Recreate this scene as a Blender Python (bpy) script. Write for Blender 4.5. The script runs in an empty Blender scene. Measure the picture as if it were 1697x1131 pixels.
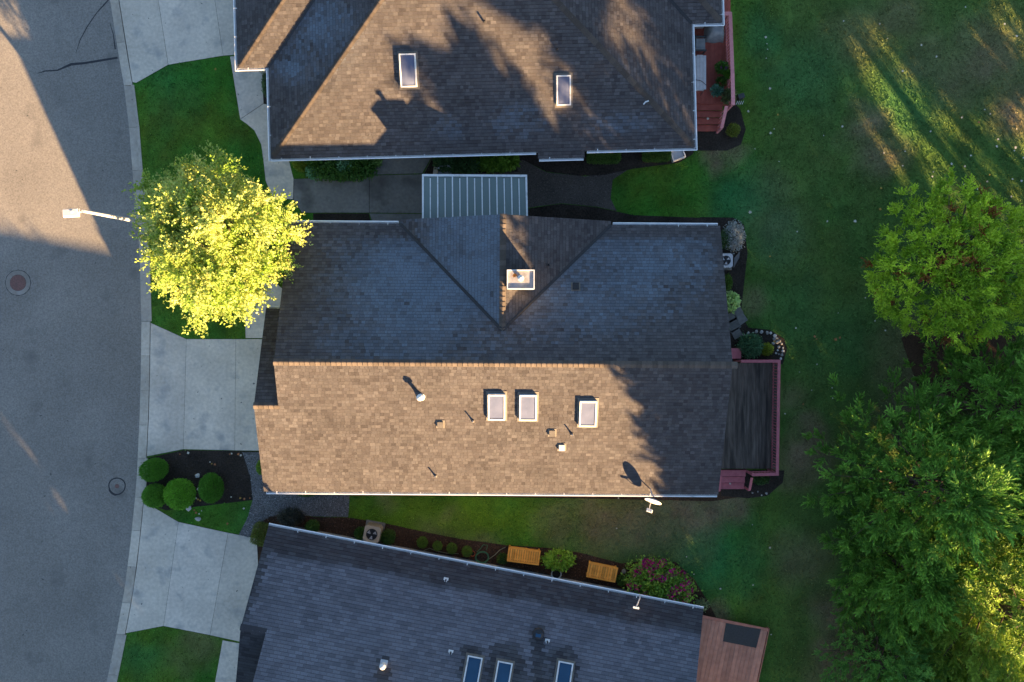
import bpy, bmesh, math, random
import numpy as np
from mathutils import Vector, Matrix

random.seed(7); rng = np.random.default_rng(7)
scene = bpy.context.scene
C = scene.collection

# ------------------------------------------------------------------ camera, sky, sun, exposure
CAM_H, FPX, CX, CY = 40.0, 1460.0, 848.5, 565.5       # drone height (m), focal length in photo pixels, photo centre
SUN_EL, SUN_AZ = 11.6, 143.2                          # elevation, azimuth clockwise from +Y
cam = bpy.data.cameras.new('camera'); cam.sensor_width = 36.0; cam.lens = 36.0 * FPX / 1697.0
cam.clip_end = 1000; camo = bpy.data.objects.new('camera', cam); C.objects.link(camo)
camo.location = (0, 0, CAM_H); scene.camera = camo

world = bpy.data.worlds.new('World'); scene.world = world; world.use_nodes = True
wn = world.node_tree; sky = wn.nodes.new('ShaderNodeTexSky'); sky.sky_type = 'NISHITA'
sky.sun_disc = False; sky.sun_elevation = math.radians(SUN_EL); sky.sun_rotation = math.radians(SUN_AZ)
sky.air_density = 0.85; sky.dust_density = 0.6; sky.ozone_density = 1.4
wn.links.new(sky.outputs[0], wn.nodes['Background'].inputs[0]); wn.nodes['Background'].inputs[1].default_value = 0.05

sl = bpy.data.lights.new('sun', 'SUN'); sl.energy = 5.0; sl.angle = math.radians(0.5); sl.color = (1.0, 0.65, 0.31)
so = bpy.data.objects.new('sun', sl); C.objects.link(so)
_a, _e = math.radians(SUN_AZ), math.radians(SUN_EL)
SUN = Vector((math.sin(_a) * math.cos(_e), math.cos(_a) * math.cos(_e), math.sin(_e)))
so.rotation_euler = SUN.to_track_quat('Z', 'Y').to_euler(); so.location = (30, -40, 30)

vs = scene.view_settings; vs.view_transform = 'Standard'; vs.look = 'None'; vs.gamma = 1.0
vs.use_curve_mapping = False; vs.exposure = 3.12
scene.cycles.use_denoising = True
scene.cycles.max_bounces = 5; scene.cycles.diffuse_bounces = 2; scene.cycles.glossy_bounces = 2
scene.cycles.transmission_bounces = 3; scene.cycles.transparent_max_bounces = 6

# ------------------------------------------------------------------ helpers
def P(px, py, z=0.0):
    """survey: where a point seen at photo pixel (px, py) stands if it is z metres above the lawn"""
    s = (CAM_H - z) / FPX
    return Vector(((px - CX) * s, (CY - py) * s, z))

def PL(pts, z=0.0): return [P(x, y, z) for x, y in pts]

WOFF = {}
def woff(o):
    return Vector((0, 0, 0)) if o is None else WOFF[o.name]

class MB:
    def __init__(s): s.v = []; s.f = []; s.c = []
    def add(s, verts, faces, col=None):
        n = len(s.v); s.v.extend([tuple(v) for v in verts]); s.f.extend([tuple(i + n for i in f) for f in faces])
        s.c.extend([col or (1, 1, 1)] * len(verts)); return s
    def box(s, c, size, rz=0.0, M=None, col=None):
        x, y, z = size[0] / 2, size[1] / 2, size[2] / 2
        pts = [Vector((a * x, b * y, d * z)) for d in (-1, 1) for b in (-1, 1) for a in (-1, 1)]
        if M is None: M = Matrix.Translation(Vector(c)) @ Matrix.Rotation(rz, 4, 'Z')
        else: M = M @ Matrix.Translation(Vector(c)) @ Matrix.Rotation(rz, 4, 'Z')
        return s.add([M @ p for p in pts], [(0, 2, 3, 1), (4, 5, 7, 6), (0, 1, 5, 4), (2, 6, 7, 3), (0, 4, 6, 2), (1, 3, 7, 5)], col)
    def bar(s, a, b, w, h, up=Vector((0, 0, 1)), col=None):
        a = Vector(a); b = Vector(b); d = (b - a); L = d.length; d.normalize()
        r = d.cross(up); r.normalize(); u = r.cross(d)
        M = Matrix(((d.x, r.x, u.x, 0), (d.y, r.y, u.y, 0), (d.z, r.z, u.z, 0), (0, 0, 0, 1)))
        M = Matrix.Translation((a + b) / 2) @ M
        return s.box((0, 0, 0), (L, w, h), M=M, col=col)
    def prism(s, poly, z0, z1, col=None):
        n = len(poly)
        b = [(p[0], p[1], z0) for p in poly]; t = [(p[0], p[1], z1) for p in poly]
        ar = sum(poly[i][0] * poly[(i + 1) % n][1] - poly[(i + 1) % n][0] * poly[i][1] for i in range(n))
        o = list(range(n)) if ar > 0 else list(range(n))[::-1]
        f = [tuple(i + n for i in o), tuple(reversed(o))]
        for k in range(n):
            i, j = o[k], o[(k + 1) % n]; f.append((i, j, j + n, i + n))
        return s.add(b + t, f, col)
    def slab(s, pts, n, t, col=None):
        """polygon pts (3D, CCW about n), thickness t downwards along -n"""
        k = len(pts); b = [Vector(p) - n * t for p in pts]
        f = [tuple(range(k)), tuple(reversed(range(k, 2 * k)))]
        for i in range(k):
            j = (i + 1) % k; f.append((i, i + k, j + k, j))
        return s.add(list(pts) + b, f, col)
    def tube(s, pts, r, seg=8, cap=True, col=None):
        pts = [Vector(p) for p in pts]; rr = r if isinstance(r, (list, tuple)) else [r] * len(pts)
        base = len(s.v); vv = []; ff = []
        for i, p in enumerate(pts):
            d = (pts[min(i + 1, len(pts) - 1)] - pts[max(i - 1, 0)])
            if d.length < 1e-9: d = Vector((0, 0, 1))
            d.normalize(); a = d.cross(Vector((0.3, 0.1, 1) if abs(d.z) < .9 else (1, 0, 0))); a.normalize(); b = d.cross(a)
            for k in range(seg):
                t = 2 * math.pi * k / seg; vv.append(p + (a * math.cos(t) + b * math.sin(t)) * rr[i])
        for i in range(len(pts) - 1):
            for k in range(seg):
                q = (k + 1) % seg; ff.append((i * seg + k, i * seg + q, (i + 1) * seg + q, (i + 1) * seg + k))
        if cap:
            ff.append(tuple(range(seg))[::-1]); ff.append(tuple((len(pts) - 1) * seg + k for k in range(seg)))
        return s.add(vv, ff, col)
    def lathe(s, prof, c, seg=16, M=None, col=None):
        vv = []; ff = []
        for (r, z) in prof:
            for k in range(seg):
                t = 2 * math.pi * k / seg; vv.append(Vector((r * math.cos(t), r * math.sin(t), z)))
        for i in range(len(prof) - 1):
            for k in range(seg):
                q = (k + 1) % seg; ff.append((i * seg + k, i * seg + q, (i + 1) * seg + q, (i + 1) * seg + k))
        ff.append(tuple(range(seg))[::-1]); ff.append(tuple((len(prof) - 1) * seg + k for k in range(seg)))
        c = Vector(c); vv = [(M @ v if M else v) + c for v in vv]
        return s.add(vv, ff, col)
    def mesh(s, name, mat, off=Vector((0, 0, 0)), smooth=False):
        me = bpy.data.meshes.new(name)
        me.from_pydata([(v[0] - off[0], v[1] - off[1], v[2] - off[2]) for v in s.v], [], s.f)
        at = me.color_attributes.new('col', 'FLOAT_COLOR', 'POINT')
        a = np.ones((len(s.v), 4), dtype=np.float32); a[:, :3] = np.array(s.c, dtype=np.float32).reshape(-1, 3)
        at.data.foreach_set('color', a.ravel())
        me.materials.append(mat)
        if smooth: me.polygons.foreach_set('use_smooth', [True] * len(me.polygons))
        me.update(); return me
    def build(s, name, mat, parent=None, origin=None, smooth=False):
        """one mesh object; a child keeps its parent's origin"""
        off = woff(parent) if parent is not None else Vector(origin or (0, 0, 0))
        o = bpy.data.objects.new(name, s.mesh(name, mat, off, smooth)); C.objects.link(o)
        o.parent = parent; WOFF[o.name] = off
        if parent is None: o.location = off
        return o

def np_mesh(name, V, F, col, mat, parent=None, smooth=False):
    """V (n,3), F (m,k) index array, col (n,3): fast mesh for foliage and shingles"""
    off = woff(parent); V = np.asarray(V, np.float32) - np.array(off, np.float32)
    me = bpy.data.meshes.new(name); m, k = F.shape
    me.vertices.add(len(V)); me.vertices.foreach_set('co', V.ravel())
    me.loops.add(m * k); me.loops.foreach_set('vertex_index', F.ravel().astype(np.int32))
    me.polygons.add(m); me.polygons.foreach_set('loop_start', (np.arange(m) * k).astype(np.int32))
    me.polygons.foreach_set('loop_total', np.full(m, k, np.int32))
    me.update(calc_edges=True); me.validate()
    at = me.color_attributes.new('col', 'FLOAT_COLOR', 'POINT')
    a = np.ones((len(V), 4), np.float32); a[:, :3] = col; at.data.foreach_set('color', a.ravel())
    if smooth: me.polygons.foreach_set('use_smooth', [True] * m)
    me.materials.append(mat)
    o = bpy.data.objects.new(name, me); C.objects.link(o); o.parent = parent; WOFF[o.name] = off
    return o

def piece(name, me, M, parent):
    """a small repeated piece that shares mesh data; M is its world matrix"""
    o = bpy.data.objects.new(name, me); C.objects.link(o); o.parent = parent
    M = M.copy(); M.translation = M.translation - woff(parent); o.matrix_local = M
    WOFF[o.name] = woff(parent); return o

def tag(o, label, cat, group=None, kind=None):
    o['label'] = label
    if cat: o['category'] = cat
    if group: o['group'] = group
    if kind: o['kind'] = kind
    return o

def thing(name, label, cat, loc, group=None):
    o = bpy.data.objects.new(name, None); C.objects.link(o); o.location = loc; o.empty_display_size = .2
    WOFF[o.name] = Vector(loc); return tag(o, label, cat, group)

def struct(o): o['kind'] = 'structure'; return o

def frame(o, u, v, n):
    return Matrix(((u.x, v.x, n.x, o.x), (u.y, v.y, n.y, o.y), (u.z, v.z, n.z, o.z), (0, 0, 0, 1)))

def T(x, y, z, rz=0, s=1.0):
    return Matrix.Translation((x, y, z)) @ Matrix.Rotation(rz, 4, 'Z') @ Matrix.Scale(s, 4)

def lerp(a, b, t): return tuple(x + (y - x) * t for x, y in zip(a, b))

# value noise in numpy (for colour patches on lawns, frost on shingles)
_tab = rng.random((64, 64))
def vnoise(x, y):
    x = np.asarray(x, float); y = np.asarray(y, float)
    xi = np.floor(x).astype(int); yi = np.floor(y).astype(int); fx = x - xi; fy = y - yi
    fx = fx * fx * (3 - 2 * fx); fy = fy * fy * (3 - 2 * fy)
    g = lambda a, b: _tab[a % 64, b % 64]
    return (g(xi, yi) * (1 - fx) + g(xi + 1, yi) * fx) * (1 - fy) + (g(xi, yi + 1) * (1 - fx) + g(xi + 1, yi + 1) * fx) * fy
def fbm(x, y, o=4):
    s = 0; a = .5; t = 0
    for i in range(o): s = s + a * vnoise(x + 17 * i, y - 9 * i); t += a; x = x * 2.03; y = y * 2.03; a *= .55
    return s / t

# ------------------------------------------------------------------ materials
def nodes(name):
    m = bpy.data.materials.new(name); m.use_nodes = True; nt = m.node_tree
    return m, nt, nt.nodes['Principled BSDF']

def mat(name, c1, c2=None, scale=6.0, rough=.8, bump=.0, bscale=40.0, big=0.0, bigscale=.35, metal=0.0, spec=.3, attr=False, detail=4, stain=None, stretch=None, speck=None):
    """noise between two colours, broad mottling, fine bump; attr multiplies by the mesh's own piece colour"""
    m, nt, b = nodes(name); N = nt.nodes; L = nt.links
    tc = N.new('ShaderNodeTexCoord'); src = tc.outputs['Object']
    if stretch:
        mp_ = N.new('ShaderNodeMapping'); mp_.inputs['Scale'].default_value = stretch; L.new(src, mp_.inputs['Vector']); src = mp_.outputs[0]
    no = N.new('ShaderNodeTexNoise'); no.inputs['Scale'].default_value = scale; no.inputs['Detail'].default_value = detail
    L.new(src, no.inputs['Vector'])
    mr = N.new('ShaderNodeMapRange'); mr.inputs[1].default_value = .3; mr.inputs[2].default_value = .7; L.new(no.outputs['Fac'], mr.inputs[0])
    mx = N.new('ShaderNodeMix'); mx.data_type = 'RGBA'; L.new(mr.outputs[0], mx.inputs[0])
    mx.inputs[6].default_value = (*c1, 1); mx.inputs[7].default_value = (*(c2 or c1), 1)
    out = mx.outputs[2]
    if attr:
        at = N.new('ShaderNodeAttribute'); at.attribute_name = 'col'
        mu = N.new('ShaderNodeMix'); mu.data_type = 'RGBA'; mu.blend_type = 'MULTIPLY'; mu.inputs[0].default_value = 1
        L.new(out, mu.inputs[6]); L.new(at.outputs['Color'], mu.inputs[7]); out = mu.outputs[2]
    if big:
        n2 = N.new('ShaderNodeTexNoise'); n2.inputs['Scale'].default_value = bigscale; n2.inputs['Detail'].default_value = 5
        L.new(src, n2.inputs['Vector'])
        m2 = N.new('ShaderNodeMapRange'); m2.inputs[1].default_value = .3; m2.inputs[2].default_value = .7
        m2.inputs[3].default_value = 1 - big; m2.inputs[4].default_value = 1 + big; L.new(n2.outputs['Fac'], m2.inputs[0])
        mu = N.new('ShaderNodeMix'); mu.data_type = 'RGBA'; mu.blend_type = 'MULTIPLY'; mu.inputs[0].default_value = 1
        L.new(out, mu.inputs[6]); L.new(m2.outputs[0], mu.inputs[7]); out = mu.outputs[2]
    for st_ in [x for x in (stain, speck) if x]:
        col, sc, lo, hi = st_
        n3 = N.new('ShaderNodeTexNoise'); n3.inputs['Scale'].default_value = sc; n3.inputs['Detail'].default_value = 6
        L.new(src, n3.inputs['Vector'])
        m3 = N.new('ShaderNodeMapRange'); m3.inputs[1].default_value = lo; m3.inputs[2].default_value = hi; L.new(n3.outputs['Fac'], m3.inputs[0])
        mu = N.new('ShaderNodeMix'); mu.data_type = 'RGBA'; L.new(m3.outputs[0], mu.inputs[0]); L.new(out, mu.inputs[6])
        mu.inputs[7].default_value = (*col, 1); out = mu.outputs[2]
    L.new(out, b.inputs['Base Color'])
    b.inputs['Roughness'].default_value = rough; b.inputs['Metallic'].default_value = metal; b.inputs['Specular IOR Level'].default_value = spec
    if bump:
        nb = N.new('ShaderNodeTexNoise'); nb.inputs['Scale'].default_value = bscale; nb.inputs['Detail'].default_value = 3
        L.new(src, nb.inputs['Vector'])
        bp = N.new('ShaderNodeBump'); bp.inputs['Strength'].default_value = bump; bp.inputs['Distance'].default_value = .02
        L.new(nb.outputs['Fac'], bp.inputs['Height']); L.new(bp.outputs[0], b.inputs['Normal'])
    return m

def leafmat(name, trans=.3, rough=.55, gain=1.0):
    m, nt, b = nodes(name); N = nt.nodes; L = nt.links
    at = N.new('ShaderNodeAttribute'); at.attribute_name = 'col'
    b.inputs['Roughness'].default_value = rough; b.inputs['Specular IOR Level'].default_value = .25
    L.new(at.outputs['Color'], b.inputs['Base Color'])
    tr = N.new('ShaderNodeBsdfTranslucent'); L.new(at.outputs['Color'], tr.inputs['Color'])
    mx = N.new('ShaderNodeMixShader'); mx.inputs[0].default_value = trans
    L.new(b.outputs[0], mx.inputs[1]); L.new(tr.outputs[0], mx.inputs[2]); L.new(mx.outputs[0], N['Material Output'].inputs[0])
    return m

M_asphalt = mat('asphalt', (.155, .142, .127), (.26, .236, .21), 16, .9, .6, 60, .13, .3, detail=8, stain=((.13, .12, .11), .8, .6, .8), speck=((.07, .068, .066), 4.2, .72, .75))
M_seal = mat('crack_sealant', (.022, .022, .025), (.035, .035, .04), 20, .5)
M_conc = mat('concrete', (.52, .45, .37), (.66, .575, .475), 7, .85, .2, 60, .12, .7, attr=True, stain=((.3, .285, .27), 1.1, .56, .74), speck=((.14, .13, .125), 5.5, .70, .73))
M_concd = mat('weathered_concrete', (.2, .185, .165), (.27, .25, .22), 7, .9, .25, 60, .2, .6, attr=True, stain=((.11, .1, .09), .9, .52, .7))
M_iron = mat('iron_cover', (.13, .075, .065), (.2, .1, .085), 14, .7, .4, 30)
M_lawn = mat('lawn_turf', (.6, .6, .6), (1.25, 1.25, 1.2), 26, .95, .9, 45, .22, .9, spec=.1, attr=True)
M_soil = mat('garden_soil', (.020, .016, .013), (.05, .039, .031), 14, .95, 1., 30, .3, 1.2, spec=.1)
M_bark = mat('bark_mulch', (.035, .021, .014), (.085, .048, .03), 16, .95, 1., 26, .35, .9, spec=.1)
M_gravel = mat('crushed_gravel', (.075, .073, .074), (.19, .18, .175), 34, .9, 1., 45, .25, .9)
M_gravelb = mat('brown_gravel', (.055, .045, .037), (.12, .1, .085), 30, .9, 1., 45, .25, .9)
M_chip = mat('chips', (.8, .8, .8), (1.1, 1.1, 1.1), 20, .9, attr=True)
M_shingle = mat('roof_shingle', (.86, .86, .86), (1.14, 1.14, 1.14), 30, .95, .35, 160, .08, .9, spec=.04, attr=True)
M_deckb = mat('roof_sheathing', (.05, .045, .04), None, 5, .9)
M_white = mat('white_painted_metal', (.55, .55, .55), (.64, .64, .64), 8, .5, spec=.3, stain=((.4, .39, .37), 5, .55, .75))
M_gutter = mat('white_gutter', (.66, .67, .68), (.78, .78, .78), 3, .45, stain=((.4, .4, .38), 2.2, .62, .8))
M_wall = mat('house_siding', (.42, .4, .36), (.47, .45, .41), 3, .85)
M_trim = mat('garage_door_paint', (.62, .61, .58), (.66, .65, .62), 3, .6)
M_glass = mat('frosted_skylight_glass', (.075, .09, .15), (.105, .12, .19), 2, .4, spec=.2)
M_blue = mat('blue_skylight_glass', (.012, .05, .1), (.016, .06, .12), 2, .06, spec=.5)
M_wing = mat('window_glass', (.02, .025, .03), None, 2, .05, spec=.5)
M_galv = mat('galvanised_metal', (.42, .43, .44), (.55, .55, .56), 12, .4, metal=.6)
M_black = mat('black_metal', (.018, .018, .02), (.03, .03, .033), 14, .5)
M_chim = mat('white_chimney_cap', (.26, .25, .26), (.33, .31, .32), 7, .6, stain=((.18, .17, .16), 3, .55, .75))
M_rust = mat('orange_leaf', (.42, .12, .015), (.55, .2, .03), 20, .7)
M_pinkrail = mat('rose_stained_rail', (.36, .1, .12), (.46, .14, .16), 7, .75, attr=True)
M_pinkrail2 = mat('pink_rail', (.52, .19, .2), (.62, .25, .25), 7, .75, attr=True)
M_oldwood = mat('weathered_deck_board', (.06, .048, .04), (.16, .128, .105), 3.0, .85, .3, 20, .3, .5, attr=True, stain=((.03, .026, .023), .9, .52, .72), stretch=(4.5, .45, 1))
M_redwood = mat('red_deck_board', (.26, .06, .045), (.33, .085, .06), 5, .75, .2, 20, .15, 1, attr=True)
M_cedarbd = mat('terracotta_deck_board', (.42, .19, .13), (.52, .25, .17), 4, .75, .2, 20, .12, 1, attr=True)
M_bench = mat('oiled_teak', (.72, .27, .035), (.88, .42, .08), 6, .6, .2, 30, attr=True)
M_mat = mat('rubber_mat', (.045, .045, .045), (.065, .065, .065), 30, .9, .3, 60, stain=((.1, .09, .085), 1.5, .55, .8))
M_beige = mat('beige_steel', (.42, .34, .25), (.48, .39, .29), 8, .6)
M_greysteel = mat('light_grey_steel', (.42, .41, .42), (.5, .49, .5), 8, .6)
M_hose = mat('green_hose', (.05, .16, .08), (.08, .22, .11), 9, .5)
M_hose2 = mat('tan_hose', (.3, .27, .17), (.36, .32, .2), 9, .5)
M_clay = mat('terracotta_pot', (.38, .09, .035), (.46, .12, .05), 9, .7)
M_glaze = mat('pale_stone_rim', (.42, .42, .4), (.55, .55, .52), 9, .6)
M_stone = mat('river_stone', (.22, .21, .2), (.42, .4, .38), 8, .8, .3, 30, attr=True)
M_paver = mat('slate_paver', (.12, .115, .11), (.17, .165, .155), 7, .85, .3, 40, attr=True)
M_cover = mat('grey_canvas_cover', (.17, .18, .19), (.25, .26, .27), 5, .85, .5, 8)
M_dkcover = mat('dark_vinyl_cover', (.03, .033, .036), (.05, .055, .06), 5, .6)
M_bark2 = mat('tree_bark', (.06, .042, .03), (.12, .085, .06), 9, .95, .8, 20)
M_leaf = leafmat('broad_leaf', .38, .5)
M_needle = leafmat('conifer_needle', .22, .6)
M_grass = leafmat('grass_blade', .2, .8)
M_flower = leafmat('petal', .25, .6)
M_dry = leafmat('dry_leaf', .1, .8)
m, nt, b = nodes('patio_roof_panel'); M_panel = m
b.inputs['Base Color'].default_value = (.25, .31, .29, 1); b.inputs['Roughness'].default_value = .25
_t = nt.nodes.new('ShaderNodeBsdfTransparent'); _t.inputs[0].default_value = (.55, .62, .6, 1)
_m = nt.nodes.new('ShaderNodeMixShader'); _m.inputs[0].default_value = .42
nt.links.new(b.outputs[0], _m.inputs[1]); nt.links.new(_t.outputs[0], _m.inputs[2]); nt.links.new(_m.outputs[0], nt.nodes['Material Output'].inputs[0])

# ------------------------------------------------------------------ ground, road, kerb, lawn
_ky = [-900, -400, -200, 0, 96, 141, 211, 300, 354, 420, 533, 620, 691, 787, 825, 900, 978, 1044, 1131, 1300, 1500, 2000]
_kx = [-150, 70, 134, 181, 196, 204, 212.5, 219.5, 225, 230, 233, 232, 230, 225.5, 222.5, 215, 205, 193, 175.5, 135, 77, -130]
def kerb_px(py): return float(np.interp(py, _ky, _kx))
def kx(Y, off=0.0):        # world x of the road edge at world y
    return (kerb_px(CY - Y * 36.5) - CX) / 36.5 + off
ROADZ = -.1
g = MB(); g.add([(-400, -400, -.16), (400, -400, -.16), (400, 400, -.16), (-400, 400, -.16)], [(0, 1, 2, 3)], (.06, .09, .03))
struct(g.build('ground', M_lawn))
ys = list(np.linspace(-39, 39, 157))
r = MB(); vv = []; ff = []
for y in ys: vv += [(kx(y) - 10.5, y, ROADZ), (kx(y) + .02, y, ROADZ)]
for i in range(len(ys) - 1): ff.append((2 * i, 2 * i + 1, 2 * i + 3, 2 * i + 2))
r.add(vv, ff); road = struct(r.build('road', M_asphalt))

GW, CW = .37, .14        # gutter pan, kerb top
drive_py = [(-60, 141), (533, 760), (831, 1052)]       # where driveways cross the kerb
def in_drive(py): return any(a <= py <= b for a, b in drive_py)
kroot = bpy.data.objects.new('kerb', None); C.objects.link(kroot); kroot['kind'] = 'structure'; WOFF['kerb'] = Vector((0, 0, 0))
edges = [-420, -360, -290, -215, -140, -60, 5, 70, 141, 211, 282, 354, 430, 533, 590, 648, 705, 760, 787, 825, 880, 940, 1000, 1052, 1120, 1190, 1260, 1330, 1400]
for a, b_ in zip(edges[:-1], edges[1:]):
    def strip(o0, o1, z0, z1, zb, nm, shade):
        n = 4; q = MB(); top = []
        ya = (CY - a) / 36.5 - .006; yb = (CY - b_) / 36.5 + .006
        L0 = [(kx(ya + (yb - ya) * i / n) + o0, ya + (yb - ya) * i / n) for i in range(n + 1)]
        L1 = [(kx(ya + (yb - ya) * i / n) + o1, ya + (yb - ya) * i / n) for i in range(n + 1)]
        vv = [(x, y, z0) for x, y in L0] + [(x, y, z1) for x, y in L1] + [(x, y, zb) for x, y in L0] + [(x, y, zb) for x, y in L1]
        k = n + 1; ff = []
        for i in range(n):
            ff += [(i, i + 1, k + i + 1, k + i), (2 * k + i, i, i + 1, 2 * k + i + 1)[::-1], (k + i, 3 * k + i, 3 * k + i + 1, k + i + 1)[::-1]]
        ff += [(0, k, 3 * k, 2 * k), (n, 2 * k + n, 3 * k + n, k + n)]
        q.add(vv, ff, shade); return q.build(nm, M_conc, kroot)
    s_ = random.uniform(.60, .80); sh = (s_, s_, s_ * 1.01)
    if in_drive((a + b_) / 2):
        strip(.0, GW + .055, -.086, .004, -.15, 'gutter_pan', sh)
    else:
        strip(.0, GW - .03, -.086, -.075, -.15, 'gutter_pan', sh)
        strip(GW, GW + CW, .022, .03, -.15, 'kerb_stone', sh)

# brown worn spots and lush spots of the lawns: (px, py, radius px, amount)
brown = [(1000, 862, 60, .75), (1080, 855, 90, .7), (1150, 835, 70, .9), (1210, 830, 40, .9), (1330, 760, 45, .9), (1345, 730, 40, .9), (1310, 660, 30, .5),
         (1400, 1010, 50, .9), (1385, 1080, 40, .8), (1330, 930, 50, .5), (930, 870, 40, .55), (900, 860, 30, .4), (1185, 250, 30, .95), (1170, 232, 30, .9), (1215, 250, 20, .8),
         (1640, 90, 70, .7), (1590, 130, 60, .5), (1690, 180, 60, .8), (1440, 215, 40, .7), (1460, 260, 40, .7), (1530, 100, 50, .4), (1505, 570, 60, .6), (1540, 640, 90, .9),
         (740, 850, 20, .4), (640, 830, 18, .4), (330, 1070, 35, .5), (300, 1100, 30, .3), (1290, 380, 60, .25), (1240, 505, 30, .45), (1430, 60, 60, .35), (1490, 20, 50, .45), (725, 905, 55, .5), (790, 905, 35, .5), (1185, 1030, 30, .8), (1395, 1110, 50, .9), (1280, 300, 40, .2)]
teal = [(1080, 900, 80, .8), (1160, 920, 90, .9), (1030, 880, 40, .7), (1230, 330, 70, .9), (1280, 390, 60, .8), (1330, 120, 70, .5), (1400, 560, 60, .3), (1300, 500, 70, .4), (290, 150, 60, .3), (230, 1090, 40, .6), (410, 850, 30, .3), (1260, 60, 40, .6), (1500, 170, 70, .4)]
def lawn_col(X, Y):
    X = np.asarray(X, float); Y = np.asarray(Y, float); px = CX + X * 36.5; py = CY - Y * 36.5
    n1 = fbm(X * .5 + 3, Y * .5 + 8); n2 = fbm(X * 1.9, Y * 1.9 + 30); st = fbm(X * 1.6 + 50, Y * .18 + 4, 2)
    base = np.stack([.062 + .07 * (n1 - .5) + .03 * (st - .5), .145 + .08 * (n2 - .5) + .06 * (st - .5), .018 + .012 * (n2 - .5)], -1)
    wx = px + 50 * (fbm(X * .9 + 5, Y * .9, 3) - .5); wy = py + 50 * (fbm(X * .9, Y * .9 + 77, 3) - .5)
    bm = np.zeros_like(px); tm = np.zeros_like(px)
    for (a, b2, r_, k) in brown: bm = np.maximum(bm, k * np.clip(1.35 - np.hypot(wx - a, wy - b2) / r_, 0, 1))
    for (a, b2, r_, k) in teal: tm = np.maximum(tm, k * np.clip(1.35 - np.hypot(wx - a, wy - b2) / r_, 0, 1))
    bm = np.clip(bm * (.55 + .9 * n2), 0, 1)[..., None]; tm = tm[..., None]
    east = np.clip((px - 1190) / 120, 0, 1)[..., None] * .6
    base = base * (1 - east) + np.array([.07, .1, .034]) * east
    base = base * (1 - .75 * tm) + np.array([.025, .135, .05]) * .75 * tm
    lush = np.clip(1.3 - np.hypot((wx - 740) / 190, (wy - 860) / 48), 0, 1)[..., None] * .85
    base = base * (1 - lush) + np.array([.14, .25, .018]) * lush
    base = base * (1 - bm) + np.array([.17, .13, .075]) * bm
    return np.clip(base * 1.2, .006, 1)

cols = np.concatenate([np.linspace(0, 1, 190) * 1.0, 1 + np.linspace(.06, 1.6, 8)])
rows = np.concatenate([np.linspace(-39, -17.5, 16)[:-1], np.linspace(-17.5, 17.5, 150), np.linspace(17.5, 39, 16)[1:]])
gx = np.array([[kx(y) + GW + CW - .05 + c * (25 - (kx(y) + GW + CW - .05)) for c in cols] for y in rows])
gy = np.repeat(rows[:, None], len(cols), 1)
gz = .012 * (fbm(gx * .8, gy * .8) - .5) - .004
nr, nc = gx.shape; idx = np.arange(nr * nc).reshape(nr, nc)
F = np.stack([idx[:-1, :-1], idx[:-1, 1:], idx[1:, 1:], idx[1:, :-1]], -1).reshape(-1, 4)
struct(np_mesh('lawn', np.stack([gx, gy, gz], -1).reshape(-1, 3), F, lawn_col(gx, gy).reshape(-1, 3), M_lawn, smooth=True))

MASK = []          # polygons (world xy) where no grass grows
def mask(pts): MASK.append([(p[0], p[1]) for p in pts])
def shrink(poly, d=.013):
    c = sum((Vector((p[0], p[1])) for p in poly), Vector((0, 0))) / len(poly); out = []
    for p in poly:
        q = Vector((p[0], p[1])); e = (c - q); e.normalize(); out.append(q + e * d)
    return out
def paved(name, slabs, m, z=.012, lowedge=None):
    """a path or driveway: one sheet under the joints, each slab a piece of its own"""
    root = bpy.data.objects.new(name, None); C.objects.link(root); root['kind'] = 'structure'; WOFF[root.name] = Vector((0, 0, 0))
    for i, s in enumerate(slabs):
        pts = PL(s); mask(pts); sh = random.uniform(.86, 1.05); q = MB()
        q.prism(shrink(pts), -.12, z, (sh, sh, sh * random.uniform(.98, 1.03)))
        if lowedge and i in lowedge:
            for j in lowedge[i]:
                a, b2, c2 = q.v[len(pts) + j]; q.v[len(pts) + j] = (a, b2, -.055)
        q.build('slab', m, root)
        q = MB(); q.prism(pts, -.09, .003 + .0007 * i); q.build('joint_bed', M_soil, root)
    return root
def sheet(name, pts, m, z):
    q = MB(); q.prism(PL(pts), -.1, z); mask(PL(pts)); return struct(q.build(name, m))
def kk(py): return kerb_px(py) + (GW + .085) * 36.5
paved('driveway', [[(kk(535), 535), (309, 562), (304, 745), (kk(757), 757), (kk(690), 690), (kk(610), 610)],
                   [(309, 562), (391, 562), (389, 747), (304, 745)], [(391, 562), (470, 562), (470, 748), (389, 747)]], M_conc)
paved('driveway', [[(kk(0) - 14, -60), (253, -60), (279, 108), (226, 138), (kk(136), 137), (kk(70), 70), (kk(0), 0)], [(253, -60), (347, -60), (370, 93), (279, 108)],
                   [(347, -60), (440, -60), (440, 88), (370, 93)]], M_conc)
paved('driveway', [[(kk(832), 831), (296, 865), (271, 1038), (kk(1050), 1050), (kk(1000), 1000), (kk(940), 940), (kk(880), 880)],
                   [(296, 865), (378, 883), (348, 1053), (271, 1038)], [(378, 883), (470, 901), (470, 1080), (348, 1053)]], M_conc)
paved('footpath', [[(381, 94), (470, 86), (470, 113), (434, 115), (437, 172), (398, 198)], [(398, 198), (437, 172), (470, 180), (470, 268), (436, 262), (433, 240), (421, 216), (408, 205)],
                   [(436, 262), (478, 262), (487, 297), (486, 331), (452, 330), (440, 300)]], M_conc)
paved('footpath', [[(487, 297), (612, 292), (612, 353), (500, 353), (486, 331)], [(612, 291), (700, 289), (700, 354), (612, 353)], [(612, 354), (700, 355), (700, 385), (622, 385)], [(612, 290), (632, 262), (638, 240), (722, 238), (716, 260), (700, 288)]], M_concd)
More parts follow.
